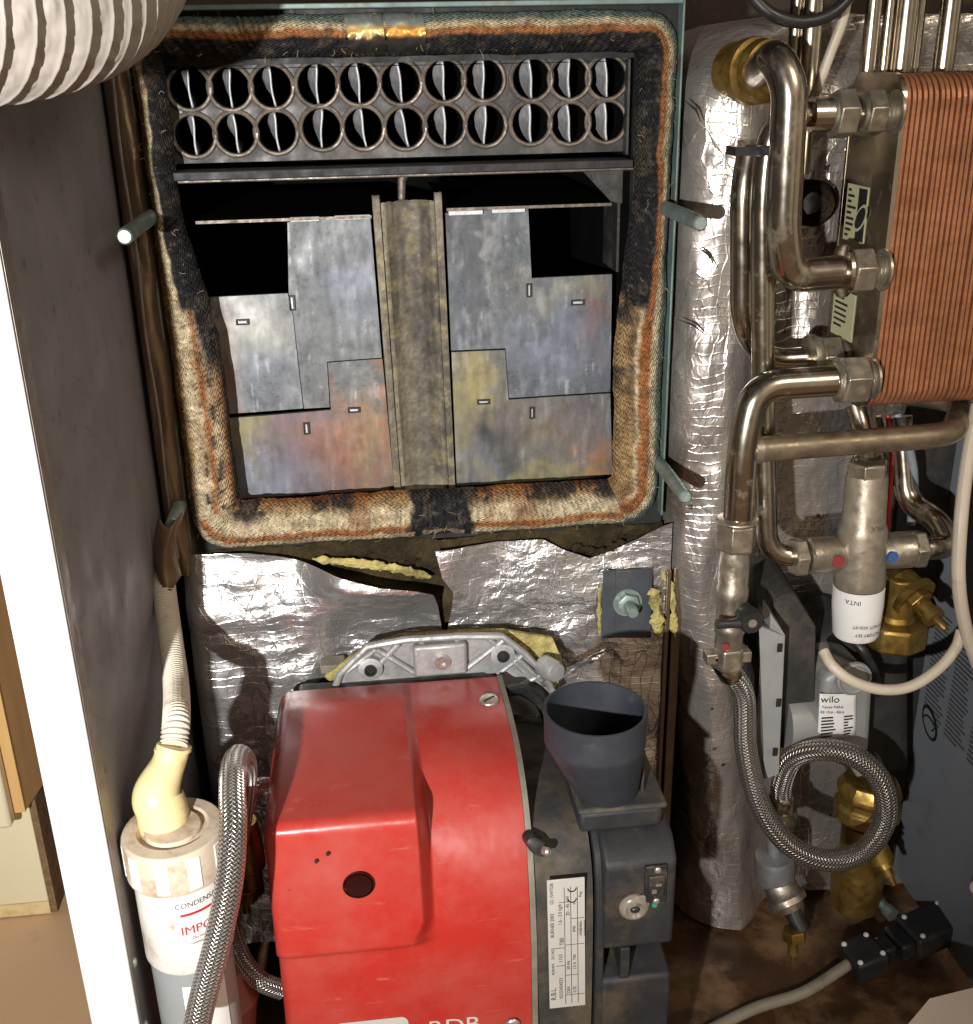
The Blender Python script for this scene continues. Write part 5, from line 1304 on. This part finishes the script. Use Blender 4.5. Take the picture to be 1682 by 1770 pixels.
b = B(); b.lathe(V((cx_+0.0132, -0.13, bz_)), X3, [(-0.004, 0.0126), (0.003, 0.0122)], n=24); b.make('weld_collar', m_steel_dull, ci)

# ball valve on the supply pipe
VA = V((cx_, -0.13, 0))
va = thing('ball_valve', 'nickel ball valve with a black lever handle at the foot of the supply pipe', 'valve', V((cx_, -0.13, VZ(1150))))
b = B(); hexnut(b, V((cx_, -0.13, VZ(948))), Z3, VZ(900)-VZ(948), 0.0185); b.lathe(V((cx_, -0.13, VZ(902))), Z3, [(0, 0.018), (0.003, 0.019), (0.005, 0.0145)], n=26); b.make('union_nut', m_steel_dull, va, smooth=25, bevel=0.001)
b = B(); z0 = VZ(1118); h = VZ(948)-z0
b.lathe(V((cx_, -0.13, z0)), Z3, [(0, 0.0128), (h*0.16, 0.0128), (h*0.18, 0.0142), (h*0.24, 0.0142), (h*0.26, 0.0132), (h*0.5, 0.0138), (h*0.55, 0.0148), (h*0.62, 0.0148), (h*0.64, 0.0138), (h*0.9, 0.0138), (h, 0.0125)], n=32); b.make('valve_body', m_steel_dull, va)
b = B(); hexnut(b, V((cx_, -0.13, VZ(1150))), Z3, VZ(1112)-VZ(1150), 0.0165); b.bounds((cx_-0.022, -0.137, VZ(1140)), (cx_+0.021, -0.123, VZ(1122))); b.make('wing_nut', m_steel_dull, va, smooth=25, bevel=0.003)
hp_ = V((cx_+0.008, -0.15, VZ(1047)))
b = B(); b.lathe(hp_+V((0, 0.012, 0)), -Y3, [(0, 0.0085), (0.014, 0.0095), (0.016, 0.0115), (0.024, 0.0115), (0.027, 0.009)], n=26); b.tube([hp_+V((0, -0.008, -0.001)), hp_+V((-0.016, -0.009, -0.002)), hp_+V((-0.031, -0.01, -0.001))], [0.0075, 0.0042, 0.0045], n=14); ha = b.make('lever', m_blackp, va)
b = B(); b.lathe(hp_+V((0, -0.0146, 0)), -Y3, [(0, 0.0042), (0.001, 0.004)], n=14); b.make('lever_screw', m_screw, ha)
b = B(); b.lathe(V((cx_-0.007, -0.1425, VZ(1104))), V((-0.45, -1, 0)), [(0, 0.0035), (0.0012, 0.0035)], n=16); b.make('red_dot', m_dot_r, va)
# braided filling loop
hose('filling_loop', [V((cx_+0.001, -0.13, VZ(1152))), P(1285, 1200, -0.132), P(1289, 1290, -0.14), P(1312, 1385, -0.155), P(1358, 1455, -0.172), P(1425, 1487, -0.185), P(1492, 1472, -0.185), P(1530, 1415, -0.18), P(1522, 1350, -0.17), P(1478, 1308, -0.155), P(1420, 1296, -0.14), P(1372, 1310, -0.125), P(1352, 1350, -0.118), P(1350, 1388, -0.116)], 0.0106,
     'looped steel braided filling hose hanging below the ball valve', 'hose', m_braid, (True, True))
fb = thing('filling_valve', 'dull grey angle valve with a brass drain nozzle at the end of the braided loop', 'valve', P(1345, 1560, -0.12))
c = P(1351, 1395, -0.116)
b = B(); b.lathe(c, -Z3, [(-0.004, 0.010), (0.004, 0.0125), (0.008, 0.0125), (0.009, 0.016), (0.016, 0.016), (0.018, 0.0125), (0.024, 0.014), (0.032, 0.014), (0.036, 0.010)], n=28); b.make('brass_tail', m_steel_dull, fb)
c = P(1338, 1478, -0.12)
b = B(); b.lathe(c, V((0.12, 0, -1)), [(-0.03, 0.007), (-0.002, 0.007), (0, 0.019), (0.005, 0.0205), (0.024, 0.021), (0.034, 0.017), (0.04, 0.014)], n=32); b.make('valve_body', M('grey_cast_valve', lin(150, 152, 154), 0.55, 0.45, var=0.25, vs=40, col2=(0.12, 0.08, 0.05), dirt=0.35, ds=28, bump=0.3, bs=240), fb)
d_ = V((0.32, -0.55, -0.72)).normalized(); c2 = P(1345, 1525, -0.125)
b = B(); b.lathe(c2, d_, [(0, 0.017), (0.012, 0.0175), (0.016, 0.021), (0.022, 0.021), (0.024, 0.015), (0.03, 0.013)], n=30); b.make('outlet_ring', m_steel_dull, fb)
c3 = c2+d_*0.03
b = B(); b.lathe(c3, d_, [(0, 0.0088), (0.022, 0.0085)], n=20); b.make('outlet_spindle', m_blackp, fb)
c4 = P(1372, 1606, -0.155)
b = B(); hexnut(b, c4, V((0.1, -0.2, -1)), 0.012, 0.0125); b.lathe(c4+V((0, 0, -0.011)), V((0.05, -0.15, -1)), [(0, 0.008), (0.004, 0.008), (0.005, 0.0056), (0.019, 0.0052), (0.021, 0.003), (0.026, 0.003)], n=20); b.make('drain_nozzle', m_brass, fb, smooth=30)

# mixing valve
mv = thing('mixing_valve', 'satin nickel mixing valve with red and blue dots and a white upside down label', 'valve', V((0.437, -0.12, 0.45)))
A0 = V((0.4385, -0.12, P(1490, 812, -0.12).z)); A1 = V((0.4435, -0.125, P(1478, 1092, -0.12).z)); ax = (A1-A0).normalized(); LL = (A1-A0).length
b = B(); b.lathe(A0-ax*0.014, ax, [(-0.012, 0.009), (0.0, 0.009), (0.002, 0.012)], n=24); b.make('top_spindle', m_steel, mv)
b = B(); hexnut(b, A0-ax*0.008, ax, 0.014, 0.0185); b.make('top_nut', m_steel_dull, mv, smooth=25, bevel=0.001)
b = B(); b.lathe(A0, ax, [(0.004, 0.0175), (0.008, 0.0185), (0.05, 0.0195), (0.056, 0.0215), (0.06, 0.022), (0.085, 0.022), (LL*0.66, 0.0235), (LL*0.685, 0.0228), (LL*0.69, 0.021)], n=40); b.make('valve_body', M('satin_nickel', lin(176, 164, 146), 0.7, 0.42, var=0.15, vs=50, col2=(0.2, 0.14, 0.08), dirt=0.15, ds=30, bump=0.12, bs=320), mv)
b = B(); b.lathe(A0, ax, [(LL*0.69, 0.0224), (LL*0.695, 0.0234), (LL*0.8, 0.0234), (LL*0.98, 0.0212), (LL, 0.0195), (LL*1.0, 0.0)], n=40, caps=False); cp_ = b.make('label_cap', m_label, mv)
pc = V((A0.x, A0.y, mvz))
for sx, dm, nm in ((-1, m_dot_r, 'red_dot'), (1, m_dot_b, 'blue_dot')):
    b = B(); b.lathe(pc+V((0.002, 0, 0)), X3*sx, [(0.01, 0.0155), (0.022, 0.0155), (0.024, 0.017), (0.048, 0.0172), (0.05, 0.015)], n=30)
    po = b.make('side_port', m_steel_dull, mv)
    b = B(); hexnut(b, pc+X3*sx*0.051, X3*sx, 0.012, 0.0185); b.make('port_nut', m_steel_dull, po, smooth=25, bevel=0.001)
    b = B(); b.lathe(pc+V((sx*0.0255, -0.0148, 0.001)), V((sx*0.15, -1, 0.1)), [(0, 0.0055), (0.0032, 0.0055)], n=18); b.make(nm, dm, po)
def mvt(r, a0, t): # upside down lettering round the cap
    o_ = A0+ax*(LL*t)
    return lambda x, y: o_+V((math.sin(a0-x/r)*r, -math.cos(a0-x/r)*r, 0))-Z3*y
b = B(); text_on(b, 'INTA', 0.0064, mvt(0.0238, -0.62, 0.735)); text_on(b, 'DO NOT ADJUST', 0.0042, mvt(0.0236, 0.12, 0.885)); text_on(b, 'FACTORY SET', 0.0042, mvt(0.0230, 0.12, 0.935)); b.make('label_print', m_ink, cp_, smooth=0)
b = B(); text_on(b, 'INTA', 0.008, mvt(0.0225, 0.25, 0.58)); text_on(b, 'MIX', 0.0085, mvt(0.0205, 0.25, 0.30)); b.make('cast_lettering', m_steel_dull, mv, smooth=0)
ho, pa = pipe('hot_outlet_pipe', 'chromed pipe elbow rising from the blue dotted side of the mixing valve', [pc+V((0.06, 0, 0)), pc+V((0.092, 0, 0)), P(1622, 900, -0.10), P(1568, 868, -0.07), P(1556, 720, -0.05)], 0.0112, [0.02, 0.022, 0.03])
# brass check valve behind
bc = thing('isolating_valve', 'big brass pump isolating valve with a side spindle behind the mixing valve', 'valve', P(1540, 1100, -0.07))
c = P(1543, 1105, -0.085)
b = B(); b.lathe(c, Z3, [(-0.004, 0.030), (0.0, 0.0325), (0.021, 0.0325), (0.024, 0.029), (0.025, 0.02)], n=8); b.lathe(c, Z3, [(0.024, 0.020), (0.03, 0.0165), (0.07, 0.0165)], n=30); b.make('brass_nut', m_brass, bc, smooth=25, bevel=0.002)
d_ = V((0.34, -0.86, -0.38)).normalized(); c2 = P(1578, 1030, -0.095)
b = B(); b.lathe(c2-d_*0.02, d_, [(0, 0.017), (0.018, 0.018), (0.0185, 0.0225), (0.0245, 0.0228), (0.0255, 0.0205), (0.0235, 0.0175)], n=40); sp_ = b.make('spindle_housing', m_brass, bc)
b = B(); hexnut(b, c2+d_*0.003, d_, 0.009, 0.0135); b.make('gland_nut', m_brass, sp_, smooth=25, bevel=0.0008)
b = B(); b.lathe(c2+d_*0.0115, d_, [(0, 0.0085), (0.012, 0.0085), (0.0125, 0.0105), (0.02, 0.0105), (0.021, 0.0065), (0.0215, 0.0042), (0.031, 0.0040), (0.034, 0.0024)], n=24); b.make('spindle', m_brass, sp_, smooth=30)

# ================================================================== PUMP
pu = thing('circulating_pump', 'black and grey circulating pump with printed rating label behind the braided loop', 'pump', P(1450, 1330, -0.08))
b = B(); b.prism([P(x, y, -0.10) for x, y in ((1336, 1045), (1372, 1022), (1413, 1085), (1408, 1290), (1350, 1300))], (0.01, 0.09, 0)); b.make('foam_shell', m_foam, pu, bevel=0.006)
b = B(); b.prism([P(x, y, -0.06) for x, y in ((1405, 1110), (1470, 1080), (1575, 1120), (1575, 1335), (1500, 1345), (1410, 1310))], (0, 0.08, 0)); b.make('pump_casing', m_foam, pu, bevel=0.01, seg=3)
mo = P(1462, 1235, -0.10)
b = B(); b.prism([P(x, y, -0.115) for x, y in ((1424, 1175), (1455, 1155), (1500, 1160), (1511, 1185), (1504, 1300), (1488, 1318), (1440, 1308), (1412, 1296))], (0, 0.06, 0)); mh = b.make('motor_head', m_pumpg, pu, bevel=0.008, seg=4)
b = B(); b.lathe(P(1370, 1245, -0.09), V((1, 0, 0)), [(-0.01, 0.028), (0.02, 0.0285), (0.03, 0.027)], n=34); b.make('motor_barrel', m_pumpg, pu)
b = B(); cc_ = P(1475, 1172, -0.1165); b.lathe(cc_, -Y3, [(0, 0.018), (0.003, 0.0175), (0.004, 0.015), (0.002, 0.013)], n=30); b.make('motor_cap', m_pumpg, mh)
b = B(); b.tube(spline([P(1474, 1105, -0.10), P(1495, 1130, -0.11), P(1512, 1165, -0.105), P(1516, 1200, -0.09)], 8), 0.0045, n=10); b.make('black_lead', m_blackp, pu)
ql = [P(x, y, -0.118) for x, y in ((1417, 1199), (1480, 1199), (1479, 1272), (1413, 1282))]
def lq(a, c): return ql[0].lerp(ql[1], a).lerp(ql[3].lerp(ql[2], a), c)+V((0, -0.0006*math.sin(a*math.pi), 0))
b = B(); b.grid(lambda u, v: lq(u, v), 10, 4); pl_ = b.make('rating_label', m_label, mh, smooth=180, solid=0.0004)
b = B(); exq = (ql[1]-ql[0]).normalized(); eyq = (ql[0]-ql[3]).normalized()
text_on(b, 'wilo', 0.0105, lambda x, y: lq(0.27, 0.11)+exq*x+eyq*y+V((0, -0.0016, 0)), 1.1)
for c, s_ in ((0.27, 'Yonos PARA'), (0.38, 'RS 15/6 - RKA')): text_on(b, s_, 0.0042, lambda x, y: lq(0.34, c)+exq*x+eyq*y+V((0, -0.0016, 0)))
for k in range(7):
    c = 0.48+0.067*k; 
    for a0, a1 in ((0.06, 0.3+0.2*rnd.random()), (0.66, 0.78+0.14*rnd.random())):
        q0, q1 = lq(a0, c), lq(a1, c); q2, q3 = lq(a1, c+0.03), lq(a0, c+0.03); b.add([q+V((0, -0.0014, 0)) for q in (q0, q1, q2, q3)], [(0, 1, 2, 3)])
text_on(b, 'CE', 0.0056, lambda x, y: lq(0.16, 0.945)+exq*x+eyq*y+V((0, -0.0016, 0)))
b.make('label_print', m_ink, pl_, smooth=0)
b = B(); b.prism([P(x, y, -0.1) for x, y in ((1482, 1345), (1467, 1318), (1500, 1306), (1518, 1335))], (0, 0.03, 0)); b.make('foot', m_pumpg, pu, bevel=0.002)
# thin electrical cover plate in front of the foam
ecp = thing('cover_plate', 'thin pale grey upright cover plate between braided hose and black pump', 'cover plate', P(1330, 1340, -0.13))
b = B(); b.prism([P(1312, 1082, -0.128), P(1356, 1100, -0.135), P(1346, 1336, -0.135), P(1322, 1346, -0.128)], (0.0012, 0.004, 0)); b.make('face', m_pumpg, ecp)
b = B(); b.prism([P(1332, 1060, -0.126), P(1357, 1098, -0.134), P(1346, 1338, -0.134), P(1318, 1348, -0.126)], (0.0035, 0.03, 0)); b.make('folded_edge', m_pumpg, ecp)
b = B()
for q in ((1348, 1120), (1346, 1215), (1340, 1300)): c = P(*q, -0.1365); b.bounds(c+V((-0.0022, -0.0008, -0.004)), c+V((0.0022, 0.001, 0.004)))
b.make('slots', m_soot, ecp)
# brass below pump
bl = thing('pump_tail', 'brass union ring and pipe body below the pump, seen through the braided loop', 'brass union', P(1490, 1520, -0.09))
c = P(1503, 1362, -0.075)
b = B(); b.lathe(c, -Z3, [(-0.012, 0.027), (0.0, 0.034), (0.006, 0.034), (0.008, 0.031), (0.016, 0.0315), (0.02, 0.035), (0.034, 0.035), (0.037, 0.029), (0.046, 0.026)], n=10); b.make('union_ring', m_brass, bl, smooth=30, bevel=0.0015)
c = P(1495, 1420, -0.08)
b = B(); b.lathe(c, -Z3, [(0, 0.0235), (0.04, 0.0225), (0.06, 0.027), (0.075, 0.028), (0.11, 0.026)], n=28); b.make('pipe_body', m_brass, bl)
d_ = V((0.35, -0.5, -0.78)).normalized(); c = P(1520, 1480, -0.11)
b = B(); b.lathe(c, d_, [(-0.012, 0.014), (0, 0.0135), (0.006, 0.0135), (0.007, 0.010), (0.012, 0.0105), (0.013, 0.006), (0.022, 0.006), (0.023, 0.004), (0.032, 0.0035)], n=20); b.make('drain_cock', m_brass, bl)
bd_ = B(); bd_.bounds((0.548, 0.02, 0.02), (0.602, 0.035, 0.62)); tag(bd_.make('dark_backing', m_foam, None, loc=(0.575, 0.02, 0.02)), 'dark sheet behind the pump at the right side', 'foam board')  # dark sheet filling the black region between pump and side panel

# ================================================================== BACK PIPES AND CABLES, top right
BG = 'upright pipes behind the copper exchanger'
bdesc = ['pair partner upright pipe nearest the brass tank union', 'slimmer upright pipe just right of the one nearest the union', 'upright pipe directly above the top exchanger nut', 'thin upright pipe left of the copper corner, nearly touching the next', 'bright upright pipe rising above the left copper corner', 'upright pipe above the middle of the copper top edge', 'rightmost upright pipe in the top corner']
for (x0, x1, r, Y), d in zip(((1412, 1402, 0.0088, -0.012), (1384, 1378, 0.006, -0.004), (1518, 1512, 0.0068, -0.015), (1546, 1540, 0.0048, -0.012), (1577, 1570, 0.0095, -0.018), (1653, 1646, 0.009, -0.012), (1600, 1596, 0.005, 0.0)), ['wide upright pipe nearest the brass tank union', 'thin dim upright pipe just left of the wide one by the union', 'upright pipe directly above the top exchanger nut', 'thin upright pipe just left of the bright one over the copper corner', 'bright wide upright pipe rising above the left copper corner', 'rightmost wide upright pipe in the top right corner', 'thin upright pipe just right of the bright one over the copper corner']):
    a, c = P(x0, -60, Y), P(x1, 300, Y)
    b = B(); b.tube([a, V((a.x, a.y, c.z))], r, n=20); tag(b.make('upright_pipe', m_steel, None, loc=(a.x, a.y, c.z)), d, 'pipe', BG)
BC = P(1385, -52, -0.12)
b = B(); b.tube([BC+V((0.043*math.cos(a), 0.01*math.sin(a), 0.036*math.sin(a))) for a in [2*math.pi*i/40 for i in range(41)]], 0.0048, n=12, caps=False)
tag(b.make('black_cable_loop', m_blackp, None, loc=BC), 'black cable loop dipping into view at the top above the pipes', 'cable')
def cable(name, pts, r, mat, label, n=10, group=None):
    pa = spline(pts, n); b = B(); b.tube(pa, r, n=14); return tag(b.make(name, mat, None, loc=pa[0]), label, 'cable' if 'wire' not in name else 'wire', group)
cable('white_cable', pp((1466, -30, -0.06), (1458, 30, -0.06), (1436, 90, -0.055), (1418, 140, -0.05), (1404, 175, -0.03)), 0.0042, m_cable, 'cream cable slanting down behind the pipes at the top right')
cable('white_cable', pp((1690, 700, -0.10), (1672, 800, -0.12), (1661, 900, -0.14), (1657, 1000, -0.15), (1668, 1080, -0.15), (1690, 1150, -0.15)), 0.0062, m_cable, 'thick cream cable hanging down along the right edge beside the grey side panel')
cable('white_cable', pp((1424, 1126, -0.125), (1440, 1152, -0.14), (1475, 1178, -0.15), (1525, 1192, -0.155), (1575, 1186, -0.155), (1622, 1156, -0.15), (1652, 1120, -0.145), (1662, 1090, -0.14)), 0.0052, m_cable, 'cream cable sagging in a curve in front of the pump below the brass valve')
cable('red_wire', pp((1535, 718, -0.06), (1541, 780, -0.07), (1538, 850, -0.075), (1532, 925, -0.08)), 0.0024, m_wire_r, 'thin red wire running down behind the mixing valve')
cable('grey_wire', pp((1550, 716, -0.06), (1570, 770, -0.07), (1580, 830, -0.07), (1575, 905, -0.06)), 0.0042, m_wire_b, 'grey flexible sleeve running down right of the red wire')
cable('pale_wire', pp((1518, 716, -0.05), (1530, 770, -0.055), (1540, 840, -0.06)), 0.003, m_cable_g, 'pale wire curving down left of the red wire')
ub, pa = pipe('drop_pipe', 'short chromed drop pipe between the exchanger and the top of the mixing valve', [P(1478, 700, -0.08), P(1490, 740, -0.09), P(1494, 800, -0.115)], 0.009, [0.02])

# ================================================================== MAINS PLUG, CABLES AND CARD at lower right
plg = thing('cable_connector', 'black two part cable connector with white screws lying near the right casing panel', 'connector', PZ(1550, 1640, 0.03))
pu0, pu1 = PZ(1462, 1668, 0.03), PZ(1648, 1588, 0.05)
dx = (pu1-pu0).normalized(); dyv = Z3.cross(dx).normalized(); dz = dx.cross(dyv); Rm = Matrix((dx, dyv, dz)).transposed(); Lp = (pu1-pu0).length
for t0, t1, w_, h_, nm in ((0.02, 0.30, 0.040, 0.026, 'plug_body'), (0.30, 0.42, 0.024, 0.018, 'plug_neck'), (0.43, 0.56, 0.036, 0.022, 'socket_shroud'), (0.56, 1.0, 0.043, 0.028, 'socket_body')):
    b = B(); b.box(pu0+dx*Lp*(t0+t1)/2, (Lp*(t1-t0), w_, h_), Rm); o = b.make(nm, m_dkcast if 'body' in nm else m_blackp, plg, bevel=0.004, seg=3)
    if 'body' in nm:
        for sx in (-1, 1):
            for sy in (-1, 1):
                b = B(); b.ball(pu0+dx*(Lp*(t0+t1)/2+sx*Lp*(t1-t0)*0.36)+dyv*sy*w_*0.36+dz*h_*0.5, 0.0032); b.make('white_screw', m_label, o)
b = B(); c = pu0+dx*Lp*0.6+dyv*0.03+dz*0.004
b.lathe(c, dyv, [(0, 0.008), (0.012, 0.008), (0.013, 0.006), (0.024, 0.006)], n=16); b.make('green_tip', m_stud, plg)
cable('grey_cable', [PZ(1190, 1800, 0.012), PZ(1300, 1745, 0.012), PZ(1390, 1715, 0.016), pu0+dx*0.006], 0.0062, m_cable_g, 'grey round cable lying on the rusty base running into the black connector')
cable('cream_cable', [pu1-dx*0.006, pu1+dx*0.03+Z3*0.004, PX(1690, 1535, RPX-0.02)], 0.0075, m_cable, 'cream cable leaving the black connector towards the right edge')
cd_ = [PZ(x, y, 0.16) for x, y in ((1545, 1800), (1607, 1726), (1720, 1698), (1760, 1800))]
b = B(); b.prism(cd_, (0, 0, -0.003)); tag(b.make('card_sheet', m_card, None, loc=cd_[0]), 'pale beige card with a cut corner in the bottom right corner', 'card')
